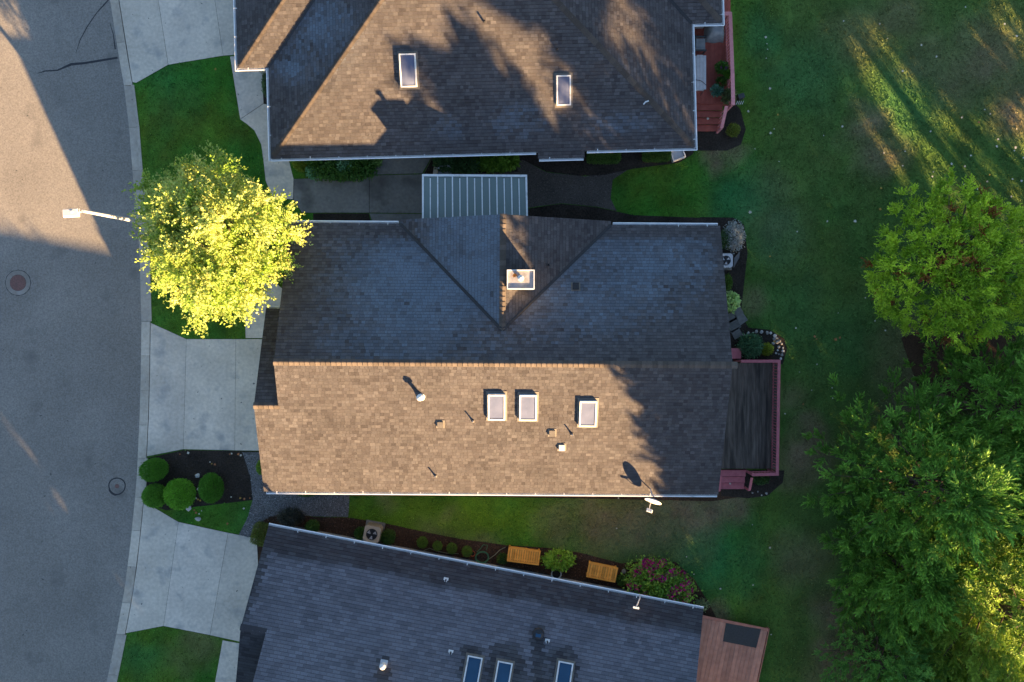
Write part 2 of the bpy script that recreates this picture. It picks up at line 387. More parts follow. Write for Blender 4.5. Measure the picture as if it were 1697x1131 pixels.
paved('footpath', [[(407, 561), (470, 561), (470, 480), (425, 440), (405, 470)]], M_conc)
paved('footpath', [[(369, 1061), (430, 1072), (430, 1220), (340, 1220)]], M_conc)

# gravel, soil and mulch beds, each sheet a few millimetres above the next
sheet('gravel_path', [(402, 750), (470, 750), (470, 812), (580, 812), (577, 857), (520, 856), (470, 850), (442, 861), (426, 878), (412, 891), (396, 886), (411, 858), (419, 828), (415, 790)], M_gravel, .016)
sheet('gravel_path', [(716, 262), (866, 265), (905, 286), (970, 293), (1040, 282), (1015, 298), (1012, 330), (1022, 350), (990, 343), (930, 337), (873, 345), (866, 400), (701, 400), (701, 290)], M_gravelb, .010)
sheet('garden_bed', [(246, 759), (305, 746), (470, 749), (470, 826), (420, 829), (275, 846), (243, 834), (240, 795)], M_soil, .007)
sheet('garden_bed', [(426, 900), (430, 868), (445, 857), (475, 850), (520, 857), (577, 858), (640, 868), (700, 881), (760, 893), (840, 904), (905, 908), (960, 916), (1030, 934), (1075, 930), (1120, 932), (1150, 960), (1175, 1000), (1190, 1030), (1165, 1080), (430, 980)], M_bark, .019)
sheet('garden_bed', [(575, 790), (1190, 790), (1235, 806), (1240, 822), (1180, 831), (1000, 827), (760, 823), (575, 822)], M_bark, .012)
sheet('garden_bed', [(1160, 360), (1215, 361), (1233, 373), (1239, 420), (1232, 480), (1228, 520), (1240, 543), (1275, 547), (1300, 562), (1304, 580), (1297, 604), (1160, 604)], M_soil, .009)
sheet('garden_bed', [(867, 347), (930, 338), (990, 344), (1050, 357), (1130, 360), (1170, 362), (1170, 400), (867, 400)], M_soil, .014)
sheet('garden_bed', [(840, 230), (1160, 225), (1148, 256), (1125, 270), (1050, 280), (1000, 291), (960, 292), (905, 285), (868, 266), (845, 263)], M_soil, .018)
sheet('garden_bed', [(500, 240), (636, 240), (632, 262), (612, 290), (530, 296), (508, 290)], M_soil, .007)
sheet('garden_bed', [(519, 354), (611, 354), (620, 386), (519, 386)], M_soil, .006)
sheet('garden_bed', [(722, 240), (845, 240), (845, 262), (860, 285), (703, 289), (718, 261)], M_soil, .020)
sheet('garden_bed', [(1140, 212), (1195, 212), (1212, 165), (1227, 182), (1236, 215), (1228, 240), (1205, 250), (1140, 250)], M_soil, .008)
sheet('garden_bed', [(434, 115), (470, 115), (470, 180), (437, 172)], M_soil, .022)
sheet('garden_bed', [(1493, 560), (1560, 540), (1720, 560), (1720, 700), (1520, 640)], M_bark, .008)
sheet('garden_bed', [(1195, 780), (1300, 780), (1297, 800), (1272, 822), (1240, 826), (1195, 822)], M_soil, .015)

# road marks: sealed cracks, manhole, sealed ring
def sealed(pts, w, label, z=ROADZ + .004):
    P3 = [P(x, y, ROADZ) for x, y in pts]; q = MB(); vv = []; ff = []
    for i, p in enumerate(P3):
        d = P3[min(i + 1, len(P3) - 1)] - P3[max(i - 1, 0)]; d.normalize(); nn = Vector((-d.y, d.x, 0))
        ww = w[i] if isinstance(w, list) else w
        vv += [(p.x - nn.x * ww, p.y - nn.y * ww, z), (p.x + nn.x * ww, p.y + nn.y * ww, z)]
    for i in range(len(P3) - 1): ff.append((2 * i, 2 * i + 1, 2 * i + 3, 2 * i + 2))
    q.add(vv, ff); o = q.build('crack_seal', M_seal, None); return tag(o, label, 'crack seal')
sealed([(62, 122), (75, 118), (95, 117), (118, 107), (140, 105), (165, 101), (195, 96)], [.012, .03, .03, .06, .05, .05, .045], 'wavy black crack seal reaching from the kerb into the road')
sealed([(126, 88), (133, 66), (145, 44), (160, 22), (180, 0)], [.008, .018, .02, .02, .03], 'thin curved black crack seal near the upper driveway')
sealed([(182, 38), (188, 58), (191, 82)], [.008, .02, .03], 'short dark crack seal beside the gutter of the upper driveway')
c = P(194, 806, ROADZ)
q = MB(); vv = []; ff = []
for k in range(40):
    t = 2 * math.pi * k / 40; wob = 1 + .02 * math.sin(3 * t)
    for rr in (.345, .40 + (.04 if 22 < k < 30 else 0)): vv.append((c.x + rr * wob * math.cos(t), c.y + rr * wob * math.sin(t), ROADZ + .004))
for k in range(40): a = 2 * k; b2 = 2 * ((k + 1) % 40); ff.append((a, a + 1, b2 + 1, b2))
q.add(vv, ff); tag(q.build('crack_seal', M_seal), 'ring of black sealant round a cover on the road', 'crack seal')
q = MB(); q.lathe([(.10, 0), (.10, .006), (.085, .008)], (c.x, c.y, ROADZ), 16); tag(q.build('valve_cover', M_iron, None), 'small red valve cover inside the black sealant ring', 'cover')
c = P(30, 469, ROADZ); mh = thing('manhole', 'round red iron manhole cover in a pale concrete collar on the road', 'manhole', c)
q = MB(); q.lathe([(.60, -.03), (.60, .005), (.575, .006), (.575, .004)], c, 12); q.build('sealant_ring', M_seal, mh)
q = MB(); q.lathe([(.565, -.03), (.565, .009), (.375, .009), (.375, .002)], c, 24, col=(.36, .37, .39)); q.build('collar', M_conc, mh)
q = MB(); q.lathe([(.365, 0), (.365, .012), (.33, .016), (.33, .013)], c, 24); q.build('lid', M_iron, mh)
q = MB()
for k in range(-3, 4):
    q.box((c.x + k * .085, c.y, .015 + c.z), (.03, 2 * math.sqrt(.3 ** 2 - (k * .085) ** 2), .008))
q.build('lid_ribs', M_iron, mh)

# ------------------------------------------------------------------ roofs
class Slope:
    def __init__(s, pts):
        s.pts = [Vector(p) for p in pts]; s.o = s.pts[0]; s.u = (s.pts[1] - s.pts[0]).normalized()
        s.n = s.u.cross(s.pts[2] - s.pts[1]).normalized(); s.v = s.n.cross(s.u)
        s.p2 = [((p - s.o).dot(s.u), (p - s.o).dot(s.v)) for p in s.pts]
        s.vmax = max(p[1] for p in s.p2)
    def LR(s, v):
        v = min(max(v, 1e-4), s.vmax - 1e-4); xs = []
        for (a, b) in zip(s.p2, s.p2[1:] + s.p2[:1]):
            if (a[1] - v) * (b[1] - v) < 0: xs.append(a[0] + (b[0] - a[0]) * (v - a[1]) / (b[1] - a[1]))
        return (min(xs), max(xs)) if len(xs) > 1 else (0, 0)
    def at(s, px, py):
        c = Vector((0, 0, CAM_H)); d = Vector(((px - CX) / FPX, (CY - py) / FPX, -1))
        return c + d * ((s.o - c).dot(s.n) / d.dot(s.n))
    def M(s, p): return frame(Vector(p), s.u, s.v, s.n)

def pix(X, Y, Z): return CX + X * FPX / (CAM_H - Z), CY - Y * FPX / (CAM_H - Z)

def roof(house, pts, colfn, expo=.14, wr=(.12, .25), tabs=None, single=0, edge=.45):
    s = Slope(pts); q = MB(); q.slab([p - s.n * .004 for p in s.pts], s.n, .09); ro = q.build('roof_slope', M_deckb, house)
    Q = []; th = []; nrow = int(math.ceil(s.vmax / expo))
    for i in range(nrow):
        v0 = i * expo; v1 = min(v0 + expo + .012, s.vmax); va = min(v0 + .001, s.vmax)
        l0, r0 = s.LR(va); l1, r1 = s.LR(v1)
        lo = min(l0, l1); hi = max(r0, r1)
        u = lo - random.uniform(0, .3) if tabs is None else lo - (i % 2) * tabs / 2 - (i % 3) * .03
        while u < hi:
            w = random.uniform(*wr) if tabs is None else tabs
            a0, b0 = max(u, l0), min(u + w, r0); a1, b1 = max(u, l1), min(u + w, r1)
            if b0 > a0 or b1 > a1:
                g_ = .008
                b0 = max(b0 - g_, a0); b1 = max(b1 - g_, a1)
                Q.append((a0, v0, b0, v0, b1, v1, a1, v1)); th.append(random.choice((.010, .013, .020, .022)) if tabs is None else random.uniform(.009, .014))
            u += w
    Q = np.array(Q); th = np.array(th); n = len(Q)
    o, u3, v3, n3 = (np.array(x) for x in (s.o, s.u, s.v, s.n))
    def pt(k, h): return o + Q[:, [2 * k]] * u3 + Q[:, [2 * k + 1]] * v3 + np.asarray(h)[:, None] * n3
    tp = np.full(n, .004); z0 = np.full(n, -.002)
    z0 = np.full(n, .0045); dn = v3 * .02
    V = np.stack([pt(0, th), pt(1, th), pt(2, tp), pt(3, tp), pt(0, th), pt(1, th), pt(0, z0) - dn, pt(1, z0) - dn], 1)
    cen = V[:, :4].mean(1); cx, cy = pix(cen[:, 0], cen[:, 1], cen[:, 2])
    col = colfn(cx, cy, n)
    keep = np.ones(n, bool)
    if single:           # the shingles that can be picked out one by one: wide, proud tabs
        wd = Q[:, 2] - Q[:, 0]; full = (np.abs(Q[:, 6] - Q[:, 0]) < 1e-6) & (np.abs(Q[:, 4] - Q[:, 2]) < 1e-6) & (Q[:, 5] - Q[:, 1] > expo)
        cand = np.where(full & (th > .015))[0]; cand = cand[np.argsort(-wd[cand])][:single]
        h = .022; pal = []
        order = np.argsort(col[cand].sum(1)); groups = np.array_split(cand[order], 12)
        for g_ in groups:
            c_ = tuple(col[g_].mean(0)); mb = MB()
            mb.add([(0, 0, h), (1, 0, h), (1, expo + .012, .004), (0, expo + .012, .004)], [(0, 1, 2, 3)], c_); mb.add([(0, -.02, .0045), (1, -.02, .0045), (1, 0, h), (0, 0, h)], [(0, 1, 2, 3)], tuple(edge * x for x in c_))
            me = mb.mesh('shingle', M_shingle)
            for k in g_:
                p = s.o + s.u * Q[k, 0] + s.v * Q[k, 1]
                piece('shingle', me, s.M(p) @ Matrix.Diagonal((wd[k], 1, 1, 1)), ro)
        keep[cand] = False
    V = V[keep]; col = col[keep]; n = len(V); base = (np.arange(n) * 8)[:, None]
    F = np.concatenate([base + np.array(f) for f in ((0, 1, 2, 3), (6, 7, 5, 4))])
    cv = np.repeat(col[:, None], 8, 1); cv[:, 4:] *= edge; cv = cv.reshape(-1, 3)  # butt strips darkened: shade and dirt lines under each course put into the colour
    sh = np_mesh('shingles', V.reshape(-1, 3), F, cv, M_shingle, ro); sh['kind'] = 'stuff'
    s.obj = ro; return s

def caps(house, A, B, n1, n2, cols, step=.21, w=.15, lift=.034):
    """ridge or hip cap shingles laid one over the other from A to B; n1 left normal, n2 right normal"""
    A = Vector(A); B = Vector(B); d = (B - A); L = d.length; d.normalize()
    l1 = n1.cross(d).normalized(); l2 = d.cross(n2).normalized()
    if l1.z > 0: l1 = -l1
    if l2.z > 0: l2 = -l2
    up = (n1 + n2).normalized(); ln = step + .04; mes = []
    for c_ in cols:
        q = MB(); v = []
        for x, h in ((0, lift), (ln, .008)):
            for lat in (l1 * w, l1 * .02, l2 * .02, l2 * w): v.append(d * x + lat + up * h)
        v += [p - up * .02 for p in v[:4]]
        q.add(v, [(0, 1, 5, 4)[::-1], (1, 2, 6, 5)[::-1], (2, 3, 7, 6)[::-1], (8, 9, 1, 0), (9, 10, 2, 1), (10, 11, 3, 2)], c_)
        mes.append(q.mesh('ridge_cap', M_shingle))
    k = 0
    while k * step < L - .05:
        piece('ridge_cap', random.choice(mes), Matrix.Translation(A + d * (k * step) + up * .006), house); k += 1

def valley(house, A, B, n1, n2, w=.075):
    A = Vector(A); B = Vector(B); d = (B - A).normalized(); l1 = n1.cross(d).normalized(); l2 = n2.cross(d).normalized()
    if l1.z < 0: l1 = -l1
    if l2.z < 0: l2 = -l2
    q = MB(); u1 = n1 * .028; u2 = n2 * .028
    v = [A + l1 * w + u1, A + (u1 + u2) * .5, A + l2 * w + u2, B + l1 * w + u1, B + (u1 + u2) * .5, B + l2 * w + u2]
    q.add(v, [(0, 1, 4, 3), (1, 2, 5, 4)]); return q.build('valley_flashing', M_black, house)

strap_me = None
def gutter(house, A, B, ends=(True, True)):
    """open white trough below the eave A-B (outward is to the right of A->B)"""
    global strap_me
    A = Vector(A); B = Vector(B); d = (B - A); L = d.length; d.normalize(); out = Vector((d.y, -d.x, 0)).normalized()
    q = MB(); dz = -.015
    prof = [(.0, -.0), (.0, -.10), (.10, -.10), (.125, -.02), (.125, .0), (.085, .0), (.085, -.012), (.110, -.014), (.090, -.088), (.012, -.088), (.012, 0)]
    v = []
    for e in (A, B):
        for (x, z) in prof: v.append(e + out * x + Vector((0, 0, z + dz)))
    k = len(prof); f = [(i, (i + 1) % k, (i + 1) % k + k, i + k) for i in range(k)]
    q.add(v, f)
    for e, s_ in ((A, 1), (B, -1)):
        q.box((0, 0, 0), (.01, .12, .09), M=frame(e + d * (.005 * s_) + out * .062 + Vector((0, 0, dz - .048)), d, out, Vector((0, 0, 1))))
    go = q.build('gutter', M_gutter, house)
    if strap_me is None:
        q = MB(); q.box((0, .0, 0), (.03, .2, .012)); strap_me = q.mesh('gutter_strap', M_gutter)
    nst = max(1, int(L / 1.22))
    for i in range(nst):
        p = A + d * (.45 + i * 1.22)
        if (p - A).length > L - .1: break
        piece('gutter_strap', strap_me, frame(p + out * .005 + Vector((0, 0, .016)), d, out, Vector((0, 0, 1))), go)
    return go

def skylight(house, s, px, py, w, h, glass, up=.17, dome=0.0):
    p = s.at(px, py); M = s.M(p); fr = .055
    q = MB()
    for (c_, sz) in (((-w / 2 + fr / 2, 0, up / 2), (fr, h, up)), ((w / 2 - fr / 2, 0, up / 2), (fr, h, up)), ((0, -h / 2 + fr / 2, up / 2 - .001), (w - 2 * fr, fr, up)), ((0, h / 2 - fr / 2, up / 2 - .001), (w - 2 * fr, fr, up))):
        q.box(c_, sz, M=M)
    sk = q.build('skylight', M_white, house)
    q = MB(); q.box((0, 0, .02), (w + .16, h + .2, .03), M=M); q.build('flashing', M_flash, sk)
    q = MB(); n = 6; vv = []; ff = []
    for j in range(n + 1):
        for i in range(n + 1):
            a = (i / n - .5); b = (j / n - .5)
            vv.append(M @ Vector((a * (w - 2 * fr), b * (h - 2 * fr), up - .03 + dome * (1 - (2 * a) ** 4) * (1 - (2 * b) ** 4))))
    for j in range(n):
        for i in range(n): k = j * (n + 1) + i; ff.append((k, k + 1, k + n + 2, k + n + 1))
    q.add(vv, ff); q.build('glass', glass, sk, smooth=True)
    return sk

def pipe(house, s, px, py, r, h, m, name='vent_pipe', collar=True, top=True):
    p = s.at(px, py); q = MB()
    prof = [(r, -.1), (r, h), (r * .75, h), (r * .75, h - .05)]
    q.lathe(prof, p, 10); o = q.build(name, m, house)
    if collar:
        q = MB(); M = s.M(p); q.box((0, 0, .025), (r * 3.6, r * 4, .012), M=M); q.lathe([(r * 1.9, .0), (r * 1.15, .09)], p + Vector((0, 0, .03)), 10); q.build('pipe_flashing', M_flash if m is not M_white else M_white, o)
    return o

def boxvent(house, s, px, py, m, w=.24, h=.14):
    p = s.at(px, py); M = s.M(p); q = MB()
    v = [(-w / 2, -w / 2, .0), (w / 2, -w / 2, .0), (w / 2, w / 2, .0), (-w / 2, w / 2, .0), (-w / 2, -w / 2, h), (w / 2, -w / 2, h), (w / 2, w / 2, h * .55), (-w / 2, w / 2, h * .55)]
    q.add([M @ Vector(a) for a in v], [(0, 1, 5, 4), (1, 2, 6, 5), (2, 3, 7, 6), (3, 0, 4, 7), (4, 5, 6, 7)])
    o = q.build('roof_vent', m, house)
    q = MB(); q.box((0, 0, .026), (w * 1.5, w * 1.5, .01), M=M); q.build('vent_flashing', M_flash, o); return o

def walls(house, pts, z1, m=None):
    q = MB(); q.prism(pts, -.1, z1); return q.build('wall', m or M_wall, house)

def wall_item(house, a, b, z0, z1, m, name, sub=None, proud=.03):
    """a window or door panel on the wall between a and b (world xy)"""
    a = Vector((a[0], a[1], 0)); b = Vector((b[0], b[1], 0)); d = (b - a).normalized(); n = Vector((d.y, -d.x, 0)); c_ = (a + b) / 2; L = (b - a).length
    q = MB(); M = frame(c_ + Vector((0, 0, (z0 + z1) / 2)) + n * proud / 2, d, n, Vector((0, 0, 1)))
    q.box((0, 0, 0), (L, proud + .02, z1 - z0), M=M); o = q.build(name, m, house)
    if sub == 'pane':
        q = MB(); q.box((0, .016, 0), (L - .12, proud + .01, z1 - z0 - .12), M=M); q.build('pane', M_wing, o)
    if sub == 'panels':
        k = 4; hh = (z1 - z0) / k
        for i in range(k):
            q = MB(); q.box((0, .02, -(z1 - z0) / 2 + hh * (i + .5)), (L - .1, proud, hh - .06), M=M); q.build('panel', M_trim, o)
    return o

M_flash = mat('roof_flashing', (.12, .105, .09), (.16, .14, .12), 9, .6, metal=.2)
BR = np.array([(.070, .061, .056), (.075, .066, .060), (.064, .055, .050), (.088, .078, .071), (.080, .070, .064), (.056, .048, .044)]) * np.array((1.06, 1.1, 1.22))
PB = [.26, .24, .18, .1, .14, .08]
CAPC = [(.115, .094, .08), (.1, .082, .07), (.085, .07, .06)]
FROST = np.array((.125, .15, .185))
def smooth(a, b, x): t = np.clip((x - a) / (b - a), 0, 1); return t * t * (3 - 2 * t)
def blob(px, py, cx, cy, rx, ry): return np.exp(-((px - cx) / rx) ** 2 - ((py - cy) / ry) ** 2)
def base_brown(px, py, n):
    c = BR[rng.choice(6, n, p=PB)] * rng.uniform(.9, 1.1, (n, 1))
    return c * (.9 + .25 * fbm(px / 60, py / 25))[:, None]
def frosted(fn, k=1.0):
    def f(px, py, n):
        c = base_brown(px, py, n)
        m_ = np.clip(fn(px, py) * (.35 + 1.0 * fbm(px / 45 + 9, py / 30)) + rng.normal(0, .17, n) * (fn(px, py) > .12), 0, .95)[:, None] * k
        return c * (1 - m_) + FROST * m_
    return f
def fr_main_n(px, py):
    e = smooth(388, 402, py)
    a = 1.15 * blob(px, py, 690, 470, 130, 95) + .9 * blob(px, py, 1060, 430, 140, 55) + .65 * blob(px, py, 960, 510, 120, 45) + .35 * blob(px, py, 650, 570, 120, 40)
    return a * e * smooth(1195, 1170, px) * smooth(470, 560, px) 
def fr_cross_w(px, py): return .8 * smooth(700, 750, px + (py - 360) * .3) + .25
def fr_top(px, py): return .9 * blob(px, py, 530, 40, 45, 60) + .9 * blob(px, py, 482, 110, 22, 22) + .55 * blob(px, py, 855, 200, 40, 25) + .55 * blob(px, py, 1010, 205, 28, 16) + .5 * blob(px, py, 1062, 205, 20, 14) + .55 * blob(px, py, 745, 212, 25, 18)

# ================================================================== the middle house
ca, sa = math.cos(-.0067), math.sin(-.0067)
def HM(x, y, z):
    dx, dy = x + .4, y + .9
    return Vector((-.4 + dx * ca - dy * sa, -.9 + dx * sa + dy * ca, z))
XW, XE, YN, YS, YR, ZR, ZE = -9.5, 8.8, 4.95, -6.45, -.9, 4.88, 2.58
XG, YG = -10.5, -2.7; kS = (ZR - ZE) / (YR - YS); kN = (ZR - ZE) / (YN - YR); ZG = ZE + kS * (YG - YS); YGN = 1.3; ZGN = ZG - kS * (YGN - YG)
house = thing('house', 'long house with sunlit tan shingle roof, cross gable and square white chimney', 'house', HM(-.4, -.9, 0), 'houses along the street')
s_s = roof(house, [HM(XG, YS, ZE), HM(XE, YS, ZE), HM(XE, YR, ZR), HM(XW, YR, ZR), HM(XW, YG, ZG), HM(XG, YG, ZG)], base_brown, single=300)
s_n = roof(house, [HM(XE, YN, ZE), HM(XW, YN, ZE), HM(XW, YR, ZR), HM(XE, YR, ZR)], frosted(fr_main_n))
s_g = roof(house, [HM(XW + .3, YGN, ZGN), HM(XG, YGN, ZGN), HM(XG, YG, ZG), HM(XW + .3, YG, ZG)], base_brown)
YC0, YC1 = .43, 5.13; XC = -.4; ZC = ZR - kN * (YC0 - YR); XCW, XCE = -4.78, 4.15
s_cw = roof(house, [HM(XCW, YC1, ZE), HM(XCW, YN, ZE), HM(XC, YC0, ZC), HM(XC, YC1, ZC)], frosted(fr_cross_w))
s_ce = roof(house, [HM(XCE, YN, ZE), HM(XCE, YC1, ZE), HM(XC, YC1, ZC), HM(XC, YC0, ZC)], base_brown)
caps(house, HM(XW - .02, YR, ZR), HM(XE + .02, YR, ZR), s_n.n, s_s.n, CAPC)
caps(house, HM(XG - .02, YG, ZG), HM(XW + .02, YG, ZG), s_g.n, s_s.n, CAPC)
caps(house, HM(XC, YC1 + .02, ZC), HM(XC, YC0 - .05, ZC), s_ce.n, s_cw.n, CAPC, w=.14, lift=.045)
valley(house, HM(XCW, YN, ZE), HM(XC, YC0, ZC), s_n.n, s_cw.n)
valley(house, HM(XCE, YN, ZE), HM(XC, YC0, ZC), s_n.n, s_ce.n)
gutter(house, HM(XG + .1, YS, ZE), HM(XE - .05, YS, ZE))
gutter(house, HM(XCW - .08, YN, ZE), HM(XW + .05, YN, ZE))
gutter(house, HM(XE - .1, YN, ZE), HM(XCE + .1, YN, ZE))
gutter(house, HM(XW - .03, YGN, ZGN), HM(XG, YGN, ZGN))
q = MB()          # walls with gable ends
ov = .45
def gable_walls(q, f, x0, x1, ya, yr_, yb, zr_, ze):
    v = []
    for x in (x0, x1): v += [f(x, ya, -.1), f(x, yb, -.1), f(x, yb, ze), f(x, yr_, zr_), f(x, ya, ze)]
    q.add(v, [(0, 1, 2, 3, 4), (9, 8, 7, 6, 5), (0, 5, 6, 1), (1, 6, 7, 2), (4, 9, 5, 0)])
gable_walls(q, HM, XW + .3, XE - .3, YS + ov, YR, YN - ov, ZR - .12, ZE + .04)
gable_walls(q, HM, XG + .3, XW + .4, YS + ov, YG, YGN - .3, ZG - .12, ZGN + .02)
f2 = lambda x, y, z: HM(y, x, z)
gable_walls(q, f2, .6, YC1 - .35, XCW + ov, XC, XCE - ov, ZC - .12, ZE + .05)
q.build('wall', M_wall, house)
def wi(x0, y0, x1, y1, z0, z1, m, nm, sub): a = HM(x0, y0, 0); b = HM(x1, y1, 0); wall_item(house, (a.x, a.y), (b.x, b.y), z0, z1, m, nm, sub)
wi(XG + .3, YS + ov + .7, XG + .3, YGN - .9, 0, 2.1, M_trim, 'garage_door', 'panels') if False else wi(XG + .3, YGN - .9, XG + .3, YS + ov + .9, 0, 2.1, M_trim, 'garage_door', 'panels')
for x in (-7, -3.2, .8, 4.6): wi(x, YS + ov, x + 1.4, YS + ov, .9, 2.1, M_white, 'window', 'pane')
wi(XE - .3, YS + ov + 1, XE - .3, YS + ov + 3.2, .55, 2.4, M_white, 'patio_door', 'pane')
for x in (-1.2, 2.2): wi(x + 1.2, YC1 - .35, x, YC1 - .35, .9, 2.0, M_white, 'window', 'pane')
for (px, py) in ((823, 673), (875, 674), (974, 684)): skylight(house, s_s, px, py, .70, 1.15, M_glass)
# flue, small pipes, box vents
p = s_s.at(698, 658); q = MB(); q.lathe([(.075, -.1), (.075, .42), (.14, .44), (.14, .52), (.02, .60)], p, 14); fl = q.build('flue_pipe', M_white, house)
q = MB(); q.box((0, 0, .03), (.22, .26, .012), M=s_s.M(p)); q.lathe([(.16, .0), (.085, .16)], p + Vector((0, 0, .03)), 14); q.build('pipe_flashing', M_white, fl)
for (px, py, h) in ((784, 698, .3), (948, 720, .3), (722, 789, .28)): pipe(house, s_s, px, py, .032, h, M_galv)
for (px, py, m_) in ((730, 703, M_flash), (915, 717, M_flash), (931, 741, M_greysteel)): boxvent(house, s_s, px, py, m_)
boxvent(house, s_n, 954, 476, M_black, .26, .16); pipe(house, s_ce, 909, 440, .045, .22, M_black, collar=False)
# chimney
ct = 4.93; cc = P(863, 463.5, ct); w_, d_ = 1.10, .78; base = 3.5
q = MB(); q.box((cc.x, cc.y, (base + ct - .08) / 2), (w_ - .06, d_ - .06, ct - .08 - base)); ch = q.build('chimney', M_wall, house)
q = MB(); q.box((cc.x, cc.y, ct - .06), (w_, d_, .06)); q.build('cap_pan', M_chim, ch)
q = MB()
for (x, y, a, b) in ((0, d_ / 2 - .02, w_, .04), (0, -d_ / 2 + .02, w_, .04), (-w_ / 2 + .02, 0, .04, d_ - .08), (w_ / 2 - .02, 0, .04, d_ - .08)): q.box((cc.x + x, cc.y + y, ct - .005), (a, b, .06))
q.build('cap_rim', M_white, ch)
q = MB(); q.lathe([(.085, ct - .03), (.085, ct + .24), (.125, ct + .26), (.125, ct + .30), (.03, ct + .34)], (cc.x, cc.y + .03, 0), 16); q.build('flue', M_white, ch)
# fallen maple leaf on the chimney cap
# satellite dish on the south eave
mb_ = s_s.at(1078, 812); dc = P(1083, 828, 3.22)
sd = MB(); el = mb_ + Vector((0, -.05, .18)); sd.tube([mb_ + Vector((0, .05, -.02)), el, el + (dc - el) * .5 + Vector((0, 0, .02)), dc + Vector((.05, .1, -.1))], .024, 8)
dish = sd.build('satellite_dish', M_greysteel, house)
nd = Vector((-.33, -.88, .30)).normalized(); ux = Vector((0, 0, 1)).cross(nd).normalized(); uy = nd.cross(ux)
q = MB(); vv = []; ff = []; R_ = 6; S_ = 24
for side in (0, 1):
    for i in range(R_ + 1):
        rr = .36 * i / R_
        for k in range(S_):
            t = 2 * math.pi * k / S_; dd = .10 * (rr / .36) ** 2 - (.022 if side else 0)
            vv.append(dc + ux * rr * math.cos(t) + uy * rr * math.sin(t) * 1.05 + nd * dd)
n0 = (R_ + 1) * S_
for i in range(R_):
    for k in range(S_):
        a = i * S_ + k; b = i * S_ + (k + 1) % S_; ff.append((a, b, b + S_, a + S_)); ff.append((n0 + a, n0 + a + S_, n0 + b + S_, n0 + b))
for k in range(S_): a = R_ * S_ + k; b = R_ * S_ + (k + 1) % S_; ff.append((a, b, n0 + b, n0 + a))
q.add(vv, ff); q.build('reflector', M_white, dish, smooth=True)
lb = dc + nd * .52 + Vector((0, 0, -.12)); q = MB(); q.tube([dc - uy * .34 + nd * .06, dc - uy * .30 + nd * .3, lb], .018, 6); q.build('feed_arm', M_greysteel, dish)
q = MB()
for k in (-1, 0, 1): q.lathe([(.035, -.07), (.045, 0), (.045, .06)], lb + ux * .085 * k, 10, M=frame(Vector((0, 0, 0)), ux, uy, nd).to_3x3().to_4x4())
q.box((0, 0, -.05), (.26, .05, .05), M=frame(lb, ux, uy, nd)); q.build('feed_horn', M_white, dish)

# ================================================================== the upper neighbour (hip roof)
ca2, sa2 = math.cos(math.radians(1.49)), math.sin(math.radians(1.49)); O2 = P(449.5, 263, 2.35)
ZE2 = 2.35
def HT(x, y, h=0.0): return Vector((O2.x + x * ca2 - y * sa2, O2.y + x * sa2 + y * ca2, ZE2 + h))
house2 = thing('house', 'house with brown hip roof, two skylights and a sunlit triangle of shingles', 'house', HT(9, 6.6, -ZE2), 'houses along the street')
W2 = 18.1; yr = 6.6; hr = .33 * yr; xh0, xh1 = yr / 1.15, W2 - yr * 1.03
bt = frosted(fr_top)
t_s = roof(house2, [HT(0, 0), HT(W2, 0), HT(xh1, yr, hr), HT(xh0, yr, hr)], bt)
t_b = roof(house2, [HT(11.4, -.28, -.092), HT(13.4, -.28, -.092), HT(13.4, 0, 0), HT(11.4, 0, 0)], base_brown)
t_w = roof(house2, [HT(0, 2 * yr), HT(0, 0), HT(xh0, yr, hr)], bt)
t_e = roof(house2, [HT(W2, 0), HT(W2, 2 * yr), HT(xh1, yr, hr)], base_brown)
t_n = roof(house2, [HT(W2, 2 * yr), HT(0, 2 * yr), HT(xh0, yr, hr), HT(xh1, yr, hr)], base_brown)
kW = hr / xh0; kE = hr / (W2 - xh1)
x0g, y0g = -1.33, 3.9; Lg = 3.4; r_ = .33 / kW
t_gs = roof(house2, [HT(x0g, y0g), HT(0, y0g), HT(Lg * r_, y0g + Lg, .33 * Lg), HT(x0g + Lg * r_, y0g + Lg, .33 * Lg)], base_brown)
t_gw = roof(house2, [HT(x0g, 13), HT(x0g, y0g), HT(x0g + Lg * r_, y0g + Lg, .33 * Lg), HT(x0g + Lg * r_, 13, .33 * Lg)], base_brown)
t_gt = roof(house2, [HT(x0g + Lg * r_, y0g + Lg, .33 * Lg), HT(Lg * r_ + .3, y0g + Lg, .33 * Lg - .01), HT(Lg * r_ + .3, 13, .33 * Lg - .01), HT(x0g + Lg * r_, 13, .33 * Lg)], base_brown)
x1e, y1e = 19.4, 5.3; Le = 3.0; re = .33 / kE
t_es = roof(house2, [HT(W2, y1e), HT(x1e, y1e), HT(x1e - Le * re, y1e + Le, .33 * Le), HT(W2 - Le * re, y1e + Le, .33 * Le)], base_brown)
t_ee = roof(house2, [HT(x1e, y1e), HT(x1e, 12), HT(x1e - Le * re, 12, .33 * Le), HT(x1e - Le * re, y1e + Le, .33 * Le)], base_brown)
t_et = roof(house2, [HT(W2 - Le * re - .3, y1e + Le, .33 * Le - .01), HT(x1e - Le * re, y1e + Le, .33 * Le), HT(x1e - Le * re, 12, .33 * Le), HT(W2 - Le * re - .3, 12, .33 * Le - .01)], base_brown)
hc = [tuple(.85 * x for x in c_) for c_ in CAPC]
caps(house2, HT(.1, .1, .03), HT(xh0, yr, hr), t_w.n, t_s.n, hc, w=.13)
caps(house2, HT(W2 - .1, .1, .03), HT(xh1, yr, hr), t_s.n, t_e.n, hc, w=.13)
caps(house2, HT(x0g + .1, y0g + .1, .03), HT(x0g + Lg * r_, y0g + Lg, .33 * Lg), t_gw.n, t_gs.n, hc, w=.13)
